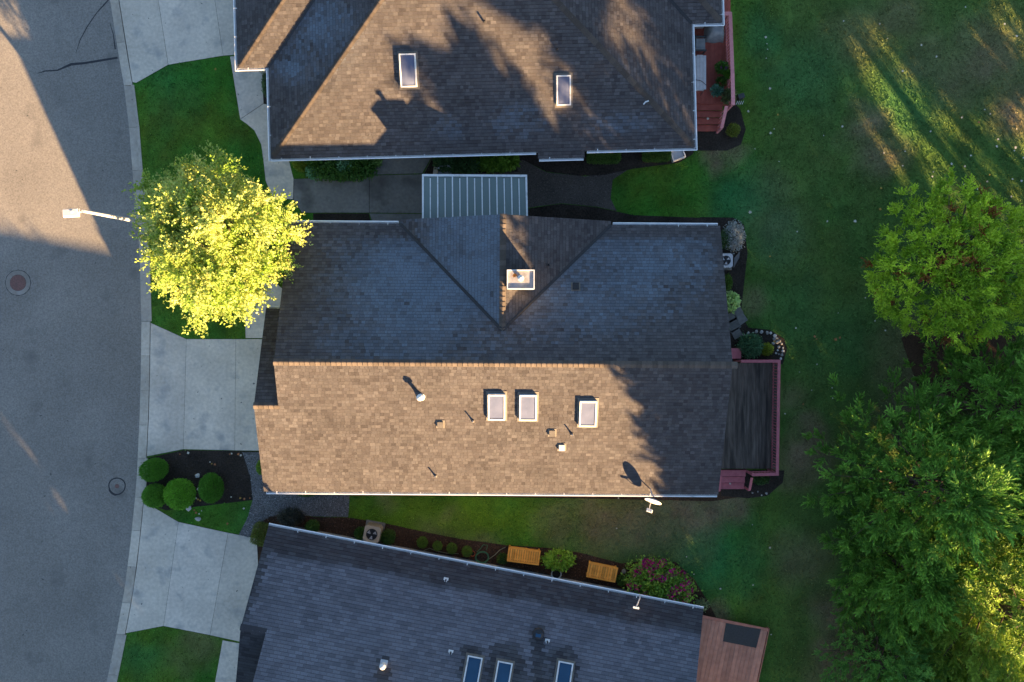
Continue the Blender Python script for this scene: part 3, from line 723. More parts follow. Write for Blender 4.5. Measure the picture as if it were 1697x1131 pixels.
caps(house2, HT(x1e - .1, y1e + .1, .03), HT(x1e - Le * re, y1e + Le, .33 * Le), t_es.n, t_ee.n, hc, w=.13)
caps(house2, HT(xh0, yr, hr), HT(xh1, yr, hr), t_n.n, t_s.n, hc)
valley(house2, HT(0, y0g), HT(Lg * r_, y0g + Lg, .33 * Lg), t_w.n, t_gs.n)
valley(house2, HT(W2, y1e), HT(W2 - Le * re, y1e + Le, .33 * Le), t_e.n, t_es.n)
gutter(house2, HT(0, 0), HT(11.32, 0)); gutter(house2, HT(11.45, -.28, -.092), HT(13.35, -.28, -.092)); gutter(house2, HT(13.5, 0), HT(W2 + .1, 0))
gutter(house2, HT(0, y0g - .02), HT(0, -.1)); gutter(house2, HT(x0g, y0g), HT(-.02, y0g)); gutter(house2, HT(x0g, 13), HT(x0g, y0g - .1))
gutter(house2, HT(W2, -.1), HT(W2, y1e)); gutter(house2, HT(W2 + .13, y1e), HT(x1e + .1, y1e)); gutter(house2, HT(x1e, y1e - .1), HT(x1e, 12))
walls(house2, [HT(.45, .45), HT(W2 - .45, .45), HT(W2 - .45, y1e + .4), HT(x1e - .4, y1e + .4), HT(x1e - .4, 12.4), HT(x0g + .4, 12.4), HT(x0g + .4, y0g + .4), HT(.45, y0g + .4)], ZE2 + .02)
def wi2(x0, x1): a = HT(x0, .45); b = HT(x1, .45); wall_item(house2, (a.x, a.y), (b.x, b.y), .9, 2.0, M_white, 'window', 'pane')
for x in (1.5, 8.2, 14.2): wi2(x, x + 1.4)
a = HT(5.4, .45); b = HT(6.4, .45); wall_item(house2, (a.x, a.y), (b.x, b.y), .05, 2.1, M_trim, 'front_door')
skylight(house2, t_s, 677, 117, .68, 1.33, M_glass, up=.22, dome=.05); skylight(house2, t_s, 934, 150, .60, 1.22, M_glass, up=.12, dome=.05)
for (px, py) in ((803, 38), (923, 83)): pipe(house2, t_s, px, py, .04, .25, M_black, collar=False)
q = MB(); p = t_s.at(1070, 170); q.bar(p + Vector((-.1, -.1, .05)), p + Vector((.0, .02, .06)), .05, .03); q.bar(p + Vector((-.02, .0, .06)), p + Vector((.12, .05, .05)), .05, .03); q.build('vent_flap', M_white, house2)

# ================================================================== the lower neighbour (blue-grey gable roof)
O3 = P(445, 872, 2.6); ex = Vector((.982, -.189, 0)); ey = Vector((-.189, -.982, 0))
def HB(x, d, z): return O3 + ex * x + ey * d + Vector((0, 0, z - 2.6))
k3 = .37; D3 = 6.1; ZR3 = 2.6 + k3 * D3; L3 = 18.8; XG3, DG3 = 1.05, 3.9
house3 = thing('house', 'house with dark blue grey shingle roof set at an angle beside the wooden benches', 'house', HB(L3 / 2, D3, 0), 'houses along the street')
GR = np.array([(.056, .056, .062), (.066, .066, .072), (.048, .047, .052), (.076, .076, .083)])
def lower_col(px, py, n):
    X = (px - CX) * 36 / FPX; Y = (CY - py) * 36 / FPX; d_ = (py - 872) - (px - 445) * .1917
    c = GR[rng.choice(4, n)] * rng.uniform(.92, 1.08, (n, 1))
    d_ = d_ + 16 * (fbm(px / 40, py / 40) - .5)
    f = smooth(36, 52, d_) * smooth(0, 10, (px - 445) + (py - 872) * .31 - 12 + 8 * rng.random(n))
    for (cx, cy, rx, ry) in ((782, 1090, 22, 24), (838, 1100, 34, 36), (932, 1100, 28, 30), (892, 1049, 12, 14), (635, 1105, 11, 18)):
        wx = px + 16 * (fbm(px / 14, py / 14) - .5); wy = py + 16 * (fbm(px / 14 + 40, py / 14) - .5)
        f = f * smooth(.75, 1.1, np.sqrt(((wx - cx) / rx) ** 2 + (np.minimum(wy - cy, 0) / ry) ** 2))
    f = f * (.72 + .5 * fbm(px / 90, py / 50))
    m_ = np.clip(f + rng.normal(0, .05, n) * (f > .05), 0, 1)[:, None]
    dirt = (smooth(50, 30, d_) * .5 * fbm(px / 25, py / 25))[:, None]
    c = c * (1 - dirt) + np.array((.055, .042, .042)) * dirt
    return c * (1 - m_) + np.array((.125, .127, .148)) * rng.uniform(.8, 1.2, (n, 1)) * m_
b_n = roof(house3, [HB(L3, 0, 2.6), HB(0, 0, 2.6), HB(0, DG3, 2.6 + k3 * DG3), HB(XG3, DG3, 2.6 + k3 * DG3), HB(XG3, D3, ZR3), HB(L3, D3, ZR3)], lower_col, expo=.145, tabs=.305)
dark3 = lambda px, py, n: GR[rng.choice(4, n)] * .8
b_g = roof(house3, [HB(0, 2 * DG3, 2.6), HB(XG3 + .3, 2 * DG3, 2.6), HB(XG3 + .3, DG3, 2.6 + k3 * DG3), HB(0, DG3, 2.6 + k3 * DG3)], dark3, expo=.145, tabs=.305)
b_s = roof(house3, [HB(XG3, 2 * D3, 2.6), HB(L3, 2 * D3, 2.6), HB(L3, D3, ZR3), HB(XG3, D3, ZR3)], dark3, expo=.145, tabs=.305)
gc = [(.06, .06, .066), (.05, .05, .056)]
caps(house3, HB(XG3, D3, ZR3), HB(L3, D3, ZR3), b_n.n, b_s.n, gc); caps(house3, HB(-.02, DG3, 2.6 + k3 * DG3), HB(XG3, DG3, 2.6 + k3 * DG3), b_n.n, b_g.n, gc)
gutter(house3, HB(L3, 0, 2.6), HB(0, 0, 2.6))
q = MB(); gable_walls(q, lambda x, y, z: HB(x, y, z), XG3 + .3, L3 - .3, .45, D3, 2 * D3 - .45, ZR3 - .12, 2.64); gable_walls(q, lambda x, y, z: HB(x, y, z), .3, XG3 + .4, .45, DG3, 2 * DG3 - .45, 2.48 + k3 * DG3, 2.64)
q.build('wall', M_wall, house3)
for x in (4, 8, 12.5): a = HB(x + 1.3, .45, 0); b = HB(x, .45, 0); wall_item(house3, (a.x, a.y), (b.x, b.y), .9, 2.05, M_white, 'window', 'pane')
a = HB(.3, 1.0, 0); b = HB(.3, 6.6, 0); wall_item(house3, (a.x, a.y), (b.x, b.y), 0, 2.1, M_trim, 'garage_door', 'panels')
for (px, py) in ((783, 1114), (833, 1123), (934, 1123)): skylight(house3, b_n, px, py, .62, 1.20, M_blue, up=.12)
def jack(px, py):
    p = b_n.at(px, py); M = b_n.M(p); q = MB(); q.lathe([(.035, -.05), (.035, .2), (.026, .2), (.026, .14)], p, 8); o = q.build('vent_pipe', M_black, house3)
    q = MB(); q.box((0, -.03, .022), (.20, .12, .012), M=M); q.box((0, .04, .028), (.11, .10, .02), M=M); q.build('pipe_flashing', M_white, o)
for a in ((739, 961), (747, 1081), (907, 1063)): jack(*a)
p = b_n.at(636, 1100); q = MB(); q.lathe([(.07, -.1), (.07, .30), (.12, .32), (.12, .40), (.02, .45)], p, 12); o = q.build('flue_pipe', M_white, house3)
q = MB(); q.box((0, 0, .025), (.3, .3, .012), M=b_n.M(p)); q.build('pipe_flashing', M_galv, o)
p = b_n.at(892, 1049); q = MB(); q.lathe([(.20, 0), (.20, .1), (.25, .12), (.22, .2), (.08, .24)], p, 18); o = q.build('roof_vent', M_black, house3)
q = MB(); q.box((0, 0, .245), (.22, .2, .012), M=frame(p, b_n.u, b_n.v, Vector((0, 0, 1)))); q.build('vent_lid', M_blue, o)
p = b_n.at(1060, 986); e = p + ey * .05 + Vector((0, 0, .2)); tp = P(1054, 1007, 3.3); q = MB(); q.tube([p, e, tp], .026, 8); o = q.build('antenna_mast', M_greysteel, house3)
q = MB()
for k in (-1, 0, 1): q.lathe([(.03, -.06), (.045, 0), (.045, .07)], tp + ex * .085 * k, 10)
q.bar(tp - ex * .13, tp + ex * .13, .05, .05); q.build('feed_horn', M_white, o)

# ------------------------------------------------------------------ foliage
def unit(a): return a / np.maximum(np.linalg.norm(a, axis=-1, keepdims=True), 1e-9)
def leaves(base, d, L, W, up, col):
    """rhombic leaves: base (n,3), direction d, length L, width W, facing up; returns V, F, col"""
    d = unit(d); side = unit(np.cross(d, up)); L = np.broadcast_to(L, len(base))[:, None]; W = np.broadcast_to(W, len(base))[:, None]
    nn = np.cross(side, d)
    V = np.stack([base, base + d * L * .45 + side * W / 2 + nn * L * .06, base + d * L, base + d * L * .45 - side * W / 2 + nn * L * .06], 1).reshape(-1, 3)
    return V, np.arange(len(V)).reshape(-1, 4), np.repeat(col, 4, 0)
def rdir(n, zb=0.0):
    a = rng.normal(size=(n, 3)); a = unit(a); a[:, 2] += zb; return unit(a)
def jit(col, n, s=.18, hue=.08):
    c = np.array(col)[None] * rng.uniform(1 - s, 1 + s, (n, 1)); return np.clip(c * (1 + rng.normal(0, hue, (n, 3))), .003, 1)

def trunk_mesh(root, base, H, r, branches, name='trunk'):
    q = MB(); base = Vector(base)
    q.tube([base + Vector((0, 0, -.1)), base + Vector((0, 0, .15)), base + Vector((.03, .02, H * .35)), base + Vector((-.03, .05, H * .7)), base + Vector((0, 0, H))], [r * 1.5, r, r * .8, r * .5, r * .12], 9)
    for (a, b, c, rb) in branches: q.tube([a, b, c], [rb, rb * .6, rb * .15], 5)
    return q.build(name, M_bark2, root, smooth=True)

def broad_tree(name, label, cat, base, ctr, rad, nclump, twigs, per, ls, colA, colB, trunkH, r, group=None, flat=.25, leaf_name='crown'):
    """broadleaf tree: clumps through the crown, each a bundle of leafy twigs reaching outward"""
    base = Vector(base); root = thing(name, label, cat, base, group); ctr = np.array(ctr); rad = np.array(rad)
    d = rdir(nclump, .15); k_ = nclump // 6; d[:k_] = unit(rng.normal(0, .5, (k_, 3)) * np.array((1, 1, 0)) + np.array((0, 0, 1))); rr = rng.random(nclump) ** .45; rr = np.where(rng.random(nclump) < .6, np.maximum(rr, .78), rr)
    az = np.arctan2(d[:, 1], d[:, 0]); lob = 1 + .10 * np.sin(3 * az + 1) + .08 * np.sin(5 * az + .5) + rng.normal(0, .05, nclump)
    cc_ = ctr + d * rad * (rr * lob * .82)[:, None]
    br = []
    for k in range(0, nclump, max(1, nclump // 40)):
        e = Vector(cc_[k]); a = base + Vector((0, 0, trunkH * random.uniform(.35, .9))); br.append((a, a.lerp(e, .5) + Vector((0, 0, .15)), e, r * .35))
    trunk_mesh(root, base, trunkH, r, br)
    B = []; D = []; CO = []
    for k in range(nclump):
        o = unit((cc_[k] - ctr) / rad); tone = rng.normal(0, 1); cl = np.array(lerp(colA, colB, np.clip(.5 + .4 * tone, 0, 1)))
        td = unit(rdir(twigs) * .8 + o * .75 + np.array((0, 0, .12)))
        tl = rng.uniform(.45, 1.0, twigs) * .26 * rad[:2].mean()
        t = np.linspace(.15, 1.05, per)[None, :, None]
        pts = cc_[k] + td[:, None] * tl[:, None, None] * t + np.array((0, 0, -.10)) * t ** 2 + rng.normal(0, .035, (twigs, per, 3))
        sd = rdir(twigs * per).reshape(twigs, per, 3)
        dd = unit(td[:, None] * .7 + sd * .9)
        B.append(pts.reshape(-1, 3)); D.append(dd.reshape(-1, 3)); CO.append(jit(cl, twigs * per, .16, .05))
    B = np.concatenate(B); D = np.concatenate(D); CO = np.concatenate(CO); n = len(B)
    up = unit(rdir(n) * .75 + np.array((0, 0, .8)))
    V, F, c_ = leaves(B, D, rng.uniform(.75, 1.3, n) * ls, rng.uniform(.55, .85, n) * ls, up, CO)
    np_mesh(leaf_name, V, F, c_, M_leaf, root); return root

def conifer(name, label, base, H, R, nb, col, tip, npl=6, nsp=17, nleaf=11, pl=.78, crown0=.1, group=None, power=.7, irregular=.14, lw=.034, ll=.125, droop=.12):
    """conifer: limbs round the trunk, each carrying upswept plumes; a plume is a bundle of sprays, a spray a row of leaflets"""
    base = Vector(base); root = thing(name, label, 'tree', base, group); b0 = np.array(base)
    PO = []; PD = []; br = []; Z = np.array((0, 0, 1.))
    for k in range(nb):
        f = crown0 + (1 - crown0) * ((k + .5) / nb) ** 1.1; az = k * 2.39996 + rng.normal(0, .3)
        ln = R * max(1.03 - f, .02) ** power * (1 + irregular * math.sin(3 * az + 1.3) + rng.normal(0, irregular * .7)) + .2
        upk = .05 + .7 * f + rng.normal(0, .08); dh = np.array((math.cos(az), math.sin(az), 0)); pp = np.array((-dh[1], dh[0], 0)); p0 = b0 + Z * H * f
        m_ = max(2, int(npl * (.45 + ln / R))); s = np.linspace(.35 if ln > 1.5 else .1, .92, m_) + rng.normal(0, .04, m_)
        pt = p0 + dh * (ln * s)[:, None] + Z * (ln * (upk * s - droop * s * s))[:, None]
        an = np.where(np.arange(m_) % 2, 1, -1) * rng.uniform(.2, .75, m_); an[-1] *= .2
        d_ = dh * np.cos(an)[:, None] + pp * np.sin(an)[:, None] + Z * (rng.uniform(.35, 1.15, m_) + .35 * upk)[:, None]
        PO.append(pt + pp * (np.sin(an) * .25 * rng.uniform(.5, 1.5, m_))[:, None]); PD.append(unit(d_))
        br.append((Vector(p0), Vector(p0 + dh * ln * .5 + Z * ln * (upk * .5 - droop * .25)), Vector(pt[-1]), .02 + .012 * ln))
    za = rng.uniform(.78, 1.0, 16); PO.append(b0 + Z * (H * za)[:, None] + rng.normal(0, .12, (16, 3)) * np.array((1, 1, .2))); PD.append(unit(rdir(16) * .6 + Z * .8))
    PO = np.concatenate(PO); PD = np.concatenate(PD); n = len(PO); PL_ = pl * rng.uniform(.7, 1.25, n)
    trunk_mesh(root, base, H * .96, .018 * H + .05, [(a, b, c, r * .7) for a, b, c, r in br[::3]])
    # sprays leave the plume axis along its length
    t = np.linspace(0, .8, nsp)[None, :, None]; so_ = PO[:, None] + PD[:, None] * PL_[:, None, None] * t
    sd = unit(PD[:, None] + rdir(n * nsp).reshape(n, nsp, 3) * (.78 - .35 * t)); sl_ = PL_[:, None] * .46 * rng.uniform(.7, 1.2, (n, nsp)) * (1.1 - .35 * t[..., 0])
    u = np.linspace(.1, 1, nleaf)[None, None, :, None]; q = so_[:, :, None] + sd[:, :, None] * sl_[..., None, None] * u
    dd = unit(sd[:, :, None] + rdir(n * nsp * nleaf).reshape(n, nsp, nleaf, 3) * (.62 - .3 * u))
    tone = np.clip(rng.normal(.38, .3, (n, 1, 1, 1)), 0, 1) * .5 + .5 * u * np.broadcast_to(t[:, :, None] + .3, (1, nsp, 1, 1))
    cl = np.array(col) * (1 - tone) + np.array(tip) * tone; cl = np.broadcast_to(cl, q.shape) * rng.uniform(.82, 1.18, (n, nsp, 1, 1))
    B = q.reshape(-1, 3); N = len(B)
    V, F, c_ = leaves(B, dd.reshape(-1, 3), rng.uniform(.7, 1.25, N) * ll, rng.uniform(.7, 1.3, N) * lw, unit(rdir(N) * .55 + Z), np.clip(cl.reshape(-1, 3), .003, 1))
    np_mesh('crown', V, F, c_, M_needle, root); return root

def tuft_tree(name, label, base, ctr, rad, ntuft, nleaf, tl, col, tip, group=None, dead=.05):
    """round evergreen: a dome of upturned tufts"""
    base = Vector(base); root = thing(name, label, 'tree', base, group); ctr = np.array(ctr); rad = np.array(rad)
    d = rdir(ntuft, .25); k_ = ntuft // 5; d[:k_] = unit(rng.normal(0, .42, (k_, 3)) * np.array((1, 1, 0)) + np.array((0, 0, 1))); rr = np.where(rng.random(ntuft) < .75, rng.uniform(.86, 1.0, ntuft), rng.uniform(.5, .86, ntuft)); rr[:k_] = rng.uniform(.72, 1.0, k_)
    az = np.arctan2(d[:, 1], d[:, 0]); lump = 1 + .09 * np.sin(4 * az + 2 * d[:, 2]) + .07 * np.sin(7 * az + 5 * d[:, 2]) + rng.normal(0, .03, ntuft)
    c_ = ctr + d * rad * (rr * lump)[:, None]
    br = [(base + Vector((0, 0, base.z + ctr[2] * .35)), Vector(ctr) * .5 + Vector(c_[k]) * .5 + Vector((0, 0, -.3)), Vector(c_[k]), .06) for k in range(0, ntuft, max(1, ntuft // 60))]
    trunk_mesh(root, base, ctr[2], .17, br)
    ax = unit(d * .8 + np.array((0, 0, .55)) + rng.normal(0, .2, (ntuft, 3)))
    # each tuft holds several shoots
    ns = 11; sd = unit(ax[:, None] + rng.normal(0, .5, (ntuft, ns, 3))); sl_ = tl * rng.uniform(.7, 1.2, (ntuft, ns))
    t = np.linspace(.05, 1, nleaf)[None, None, :, None]
    q = c_[:, None, None] + sd[:, :, None] * sl_[..., None, None] * t
    dd = unit(sd[:, :, None] * .9 + rdir(ntuft * ns * nleaf).reshape(ntuft, ns, nleaf, 3) * .75)
    tone = rng.uniform(0, 1, (ntuft, 1, 1, 1)); cl = np.array(col) * (1 - tone) + np.array(tip) * tone
    isd = rng.random(ntuft) < dead; cl = np.where(isd[:, None, None, None], np.array((.22, .075, .018)), cl)
    cl = np.broadcast_to(cl, q.shape) * rng.uniform(.85, 1.15, (ntuft, ns, 1, 1))
    B = q.reshape(-1, 3); n = len(B)
    V, F, cv = leaves(B, dd.reshape(-1, 3), rng.uniform(.7, 1.2, n) * tl * .27, rng.uniform(.8, 1.2, n) * tl * .11, unit(rdir(n) * .6 + np.array((0, 0, 1))), cl.reshape(-1, 3))
    np_mesh('crown', V, F, cv, M_needle, root); return root

def shrub(name, label, px, py, rx, ry, h, n, ls, colA, colB, group=None, flowers=None, cat='shrub', z0=0.0, boxy=2.0, rz=0.0, leafr=(.5, .8), core=True, fl_size=.08, loose=.06):
    """a shrub seen at (px, py), rx, ry pixels half-size: leaves over and through a rounded body, woody stems below"""
    p = P(px, py, z0 + h * .5); base = Vector((p.x, p.y, z0)); s = (CAM_H - h * .5) / FPX; RX, RY = rx * s, ry * s
    root = thing(name, label, cat, base, group)
    q = MB()
    for k in range(5):
        t = k * 1.26; e = base + Vector((math.cos(t) * RX * .5, math.sin(t) * RY * .5, h * .6)); q.tube([base + Vector((0, 0, -.05)), base.lerp(e, .5), e], [.02, .015, .008], 5)
    q.build('stem', M_bark2, root)
    d = rdir(n, .35); p_ = boxy
    nrm = (np.abs(d) ** p_).sum(1, keepdims=True) ** (1 / p_)
    ds = d / nrm
    rr = np.where(rng.random(n) < .8, rng.uniform(.9, 1.0, n), rng.uniform(.6, .9, n)) + rng.normal(0, loose, n)
    cr, sr = math.cos(rz), math.sin(rz)
    loc = ds * np.array((RX, RY, h * .5)) * rr[:, None]
    loc = np.stack([loc[:, 0] * cr - loc[:, 1] * sr, loc[:, 0] * sr + loc[:, 1] * cr, loc[:, 2]], 1)
    B = loc + np.array((base.x, base.y, z0 + h * .5)); B[:, 2] = np.maximum(B[:, 2], z0 + .02)
    out = np.stack([d[:, 0] * cr - d[:, 1] * sr, d[:, 0] * sr + d[:, 1] * cr, d[:, 2]], 1)
    D = unit(out * .8 + rdir(n) * .9 + np.array((0, 0, .25)))
    w = fbm(B[:, 0] * 4, B[:, 1] * 4 + B[:, 2] * 3)[:, None]; cl = np.array(colA) * (1 - w) + np.array(colB) * w
    cl = np.clip(cl * 2.1, 0, .75) * rng.uniform(.75, 1.25, (n, 1))
    V, F, cv = leaves(B, D, rng.uniform(.7, 1.3, n) * ls, rng.uniform(*leafr, n) * ls, unit(out + rdir(n) * .6), cl)
    np_mesh('foliage', V, F, cv, M_leaf, root)
    if flowers:
        nf, fc = flowers
        dfl = rdir(nf, .6); df = dfl / ((np.abs(dfl) ** p_).sum(1, keepdims=True) ** (1 / p_))
        c_ = df * np.array((RX, RY, h * .5)) * 1.02
        c_ = np.stack([c_[:, 0] * cr - c_[:, 1] * sr, c_[:, 0] * sr + c_[:, 1] * cr, c_[:, 2]], 1) + np.array((base.x, base.y, z0 + h * .5))
        pet = 26; o = rdir(nf * pet, .3).reshape(nf, pet, 3)
        Bf = (c_[:, None] + o * fl_size * .5).reshape(-1, 3); m_ = len(Bf)
        V, F, cv = leaves(Bf, o.reshape(-1, 3) + rdir(m_) * .5, fl_size * .7, fl_size * .5, unit(o.reshape(-1, 3) + rdir(m_) * .5), jit(fc, m_, .25, .08))
        np_mesh('blossom', V, F, cv, M_flower, root)
    return root

# ================================================================== trees
mp = P(362, 398, 4.3)
broad_tree('maple_tree', 'yellow green maple tree glowing in the sun beside the street lamp', 'tree', (mp.x, mp.y, 0), (mp.x, mp.y, 4.5), (3.3, 3.85, 2.7), 265, 13, 18, .105, (.22, .34, .045), (.54, .6, .17), 5.2, .14)
CON = 'evergreen trees along the back lawn'
rt = P(1588, 438, 3.8)
tuft_tree('round_evergreen_tree', 'rounded bright green evergreen with tufted shoots and orange dead tips', (rt.x, rt.y, 0), (rt.x, rt.y, 3.6), (3.4, 3.15, 1.95), 640, 10, .40, (.13, .26, .01), (.5, .68, .04), CON)
gd, gt = (.062, .17, .022), (.28, .54, .07)
def at0(px, py, z): v = P(px, py, z); return (v.x, v.y, 0)
conifer('cypress_tree', 'widest dark green cypress with feathery plumes facing the weathered deck', at0(1520, 800, 2.3), 6.9, 4.9, 115, gd, gt, group=CON)
conifer('cypress_tree', 'cypress with golden sunlit plumes below the widest cypress', at0(1615, 985, 2.5), 9.0, 4.2, 105, (.10, .20, .02), (.40, .55, .08), group=CON)
conifer('cypress_tree', 'middle sized cypress filling the gap between the widest and the small dense cypress', at0(1490, 935, 2.2), 5.6, 3.1, 70, gd, gt, group=CON)
conifer('cypress_tree', 'small dense cypress at the lower end of the tree row near the brown lawn edge', at0(1460, 1090, 1.8), 4.4, 2.7, 115, (.09, .24, .045), (.24, .48, .08), 5, 12, 8, .45, group=CON, ll=.09, lw=.03)
conifer('cypress_tree', 'cypress with sparse plumes between the rounded evergreen and the widest cypress', at0(1650, 680, 2.5), 7.0, 3.5, 80, gd, gt, group=CON)
conifer('cypress_tree', 'slim cypress rising behind the golden sunlit cypress', at0(1720, 850, 2.5), 8.5, 3.8, 85, gd, gt, group=CON)
# unseen trees beyond the frame, some added and shaped to shade lawn, roofs, street
for (x, y, H_, R_, c0, lb) in ((30.2, -14.5, 12.5, 4.2, .04, 'tall dark cypress standing behind the slim cypress'), (19.4, -17.6, 10.4, 2.9, .04, 'tall dark cypress below the small dense cypress'),
                           (27.5, -28, 11.5, 3.4, .04, 'tall dark cypress deep in the wood beyond the lawn'), (37.5, -7.5, 13.5, 4.4, .04, 'tall dark cypress on the far side of the back lawn'), (35.5, -21, 14, 4.6, .04, 'tallest dark cypress of the wood beyond the lawn'), (41, -2, 14, 4.8, .04, 'outermost dark cypress added for shade beyond the back lawn'),
                           (33, -27, 20, 3.4, .66, 'very tall cypress added for shade beyond the lawn, long bare trunk letting sunlight under'), (33.5, -10, 14, 4.0, .40, 'high crowned cypress added for shade beyond the back lawn, bare lower trunk letting sunlight under'),
                           (15.6, -25, 4.6, 3.9, .04, 'low dark cypress added for shade below the terracotta deck'), (22.9, -24.4, 8.6, 2.5, .04, 'narrow dark cypress added for shade beside the low dark cypress'), (-7.5, -25.5, 8.5, 4.2, .04, 'dark cypress added for shade behind the blue grey roof near the street'), (-1.5, -28.5, 11, 4.8, .04, 'tall dark cypress added for shade behind the middle of the blue grey roof'), (-11.5, -30, 11, 5, .04, 'dark cypress added for shade nearest the lower street'), (-4.5, -35, 13, 5, .04, 'tallest dark cypress added for shade behind the blue grey roof'), (-10, -36, 13, 5, .04, 'dark cypress added for shade furthest down the street')):
    conifer('cypress_tree', lb, (x, y, 0), H_, R_, 150 if c0 > .3 or H_ < 7 else 85, gd, gt, 6, 6, 6, 1.1, crown0=c0, group='trees of the wood beyond the gardens', lw=.19, ll=.47, power=.5)

# ================================================================== shrubs and plants
cl1, cl2 = (.045, .13, .012), (.075, .185, .02)
BG = 'clipped globe shrubs in the front bed'
shrub('clipped_shrub', 'smooth oval clipped shrub nearest the kerb and the middle driveway', 255, 779, 23, 18.5, .95, 9000, .05, (.035, .105, .01), (.05, .14, .013), BG, rz=.3, loose=.035)
shrub('clipped_shrub', 'smooth oval clipped shrub standing apart beside the round stepping stone', 350, 809, 19.5, 24, 1.0, 9000, .05, (.035, .105, .01), (.05, .14, .013), BG, loose=.035)
shrub('clipped_shrub', 'larger bright green clipped shrub with leafy texture on the front bed', 298, 819, 25, 25, 1.05, 9000, .06, (.06, .16, .012), (.095, .22, .02), BG, loose=.035)
shrub('clipped_shrub', 'small green clipped shrub merging into the larger bright green shrub', 257, 822, 20, 19, .85, 6000, .06, (.045, .125, .012), (.07, .17, .018), BG, loose=.035)
shrub('low_hedge', 'short olive hedge at the corner of the gravel path and lower driveway', 434, 885, 14, 17, .8, 5000, .05, (.06, .075, .015), (.085, .1, .02), None, boxy=5, rz=-.25)
shrub('low_shrub', 'small green shrub peeping out beside the garage corner', 433, 774, 6, 12, .8, 1800, .05, (.06, .12, .012), (.1, .16, .02))
shrub('dark_shrub', 'dark purple leaved shrub at the gravel end of the mulch bed', 482, 857, 20, 13, .6, 2600, .07, (.022, .024, .02), (.045, .045, .035), loose=.12)
shrub('low_shrub', 'flat green shrub below the gutter at the gravel path', 508, 817, 16, 6, .5, 1200, .05, (.06, .1, .015), (.08, .13, .02))
for i, (px, py, r_, lb) in enumerate([(518, 873, 10, 'loose green shrub in the mulch bed between the dark shrub and air conditioner'), (598, 884, 9, 'green shrub touching the gutter side of the beige air conditioner'), (643, 890, 11, 'green shrub touching the bench side of the beige air conditioner')]):
    shrub('low_shrub', lb, px, py, r_, r_, .6, 1800, .06, (.035, .075, .012), (.055, .1, .02), 'shrubs in the mulch bed', loose=.12)
for (px, py, r_, lb) in ((700, 899, 8.5, 'small round green shrub furthest from the clay pot in its row'), (725, 905, 7, 'smallest round green shrub, third from the clay pot in its row'), (749, 909, 8, 'small round green shrub second from the clay pot in its row'), (774, 914, 8, 'small round green shrub right beside the orange clay pot')):
    shrub('globe_shrub', lb, px, py, r_, r_ * 1.05, .5, 1600, .045, (.06, .115, .015), (.09, .15, .025), 'row of small round shrubs', loose=.06)
shrub('low_shrub', 'dark shrub beside the wooden bench near the coiled hose', 833, 926, 9, 8, .4, 900, .06, (.03, .06, .012), (.05, .09, .02), loose=.12)
shrub('flowering_shrub', 'yellow green leafy shrub with a few red flowers between the wooden benches', 925, 928, 23, 14, .7, 1500, .13, (.12, .22, .02), (.2, .3, .04), None, flowers=(5, (.25, .02, .06)), loose=.14, fl_size=.1)
shrub('flowering_shrub', 'large hydrangea covered in magenta flower heads at the deck end of the bed', 1093, 968, 52, 34, 1.3, 4200, .14, (.07, .15, .02), (.16, .26, .04), None, flowers=(44, (.5, .02, .2)), loose=.15, rz=-.35, fl_size=.19)
shrub('silvery_shrub', 'grey green shrub tucked below the large hydrangea', 1112, 985, 14, 12, 1.25, 900, .09, (.11, .16, .09), (.16, .22, .13), loose=.15)
shrub('low_shrub', 'pale shrub at the tip of the bed beside the terracotta deck', 1163, 1003, 10, 9, .4, 700, .07, (.1, .13, .06), (.13, .16, .08), loose=.15)
shrub('low_shrub', 'dark green shrub under the bench near the hydrangea', 1030, 962, 8, 8, .4, 800, .06, (.03, .07, .012), (.05, .1, .02), loose=.12)
# along the upper house
shrub('leafy_hedge', 'wide dark green leafy shrubbery below the upper gutter beside the footpath', 566, 278, 50, 18, .9, 5200, .12, (.03, .075, .015), (.06, .13, .025), None, boxy=4, loose=.10)
shrub('silvery_shrub', 'blue green plant at the footpath edge of the wide shrubbery', 520, 286, 11, 9, .8, 700, .11, (.06, .14, .075), (.1, .2, .11), 'blue green plants in the shrubbery', loose=.14)
shrub('silvery_shrub', 'blue green plant growing through the middle of the wide shrubbery', 572, 274, 12, 14, 1.05, 800, .12, (.06, .14, .075), (.1, .2, .11), 'blue green plants in the shrubbery', loose=.16)
shrub('globe_shrub', 'round yellow green shrub beside the wide shrubbery and maple', 500, 272, 14, 12, .6, 2200, .06, (.09, .12, .012), (.13, .17, .02), loose=.05)
shrub('low_shrub', 'light green shrub at the door end of the wide shrubbery', 623, 268, 8, 8, .7, 800, .08, (.08, .14, .03), (.12, .19, .05), loose=.12)
shrub('leafy_hedge', 'dark leafy shrub behind the grey cushion beside the patio cover', 760, 269, 34, 15, .9, 3000, .13, (.025, .055, .02), (.05, .095, .03), None, boxy=4, loose=.1)
shrub('leafy_shrub', 'bright leaved shrub below the upper gutter beside the patio cover', 822, 268, 33, 13, .9, 1900, .17, (.06, .12, .012), (.11, .19, .025), None, boxy=3, loose=.1)
HG = 'clipped box hedges below the upper gutter'
shrub('clipped_hedge', 'clipped box hedge beside the roof bump of the upper house', 1000, 259, 27, 11, .8, 5200, .06, (.035, .075, .012), (.06, .105, .02), HG, boxy=7, loose=.02)
shrub('clipped_hedge', 'clipped box hedge beside the white box at the corner of the upper house', 1088, 257, 22, 10, .8, 4800, .06, (.035, .075, .012), (.06, .105, .02), HG, boxy=7, loose=.02)
shrub('low_shrub', 'olive shrub in the bare bed at the foot of the red deck steps', 1215, 216, 10, 10, .5, 1500, .06, (.07, .085, .012), (.1, .12, .02), loose=.08)
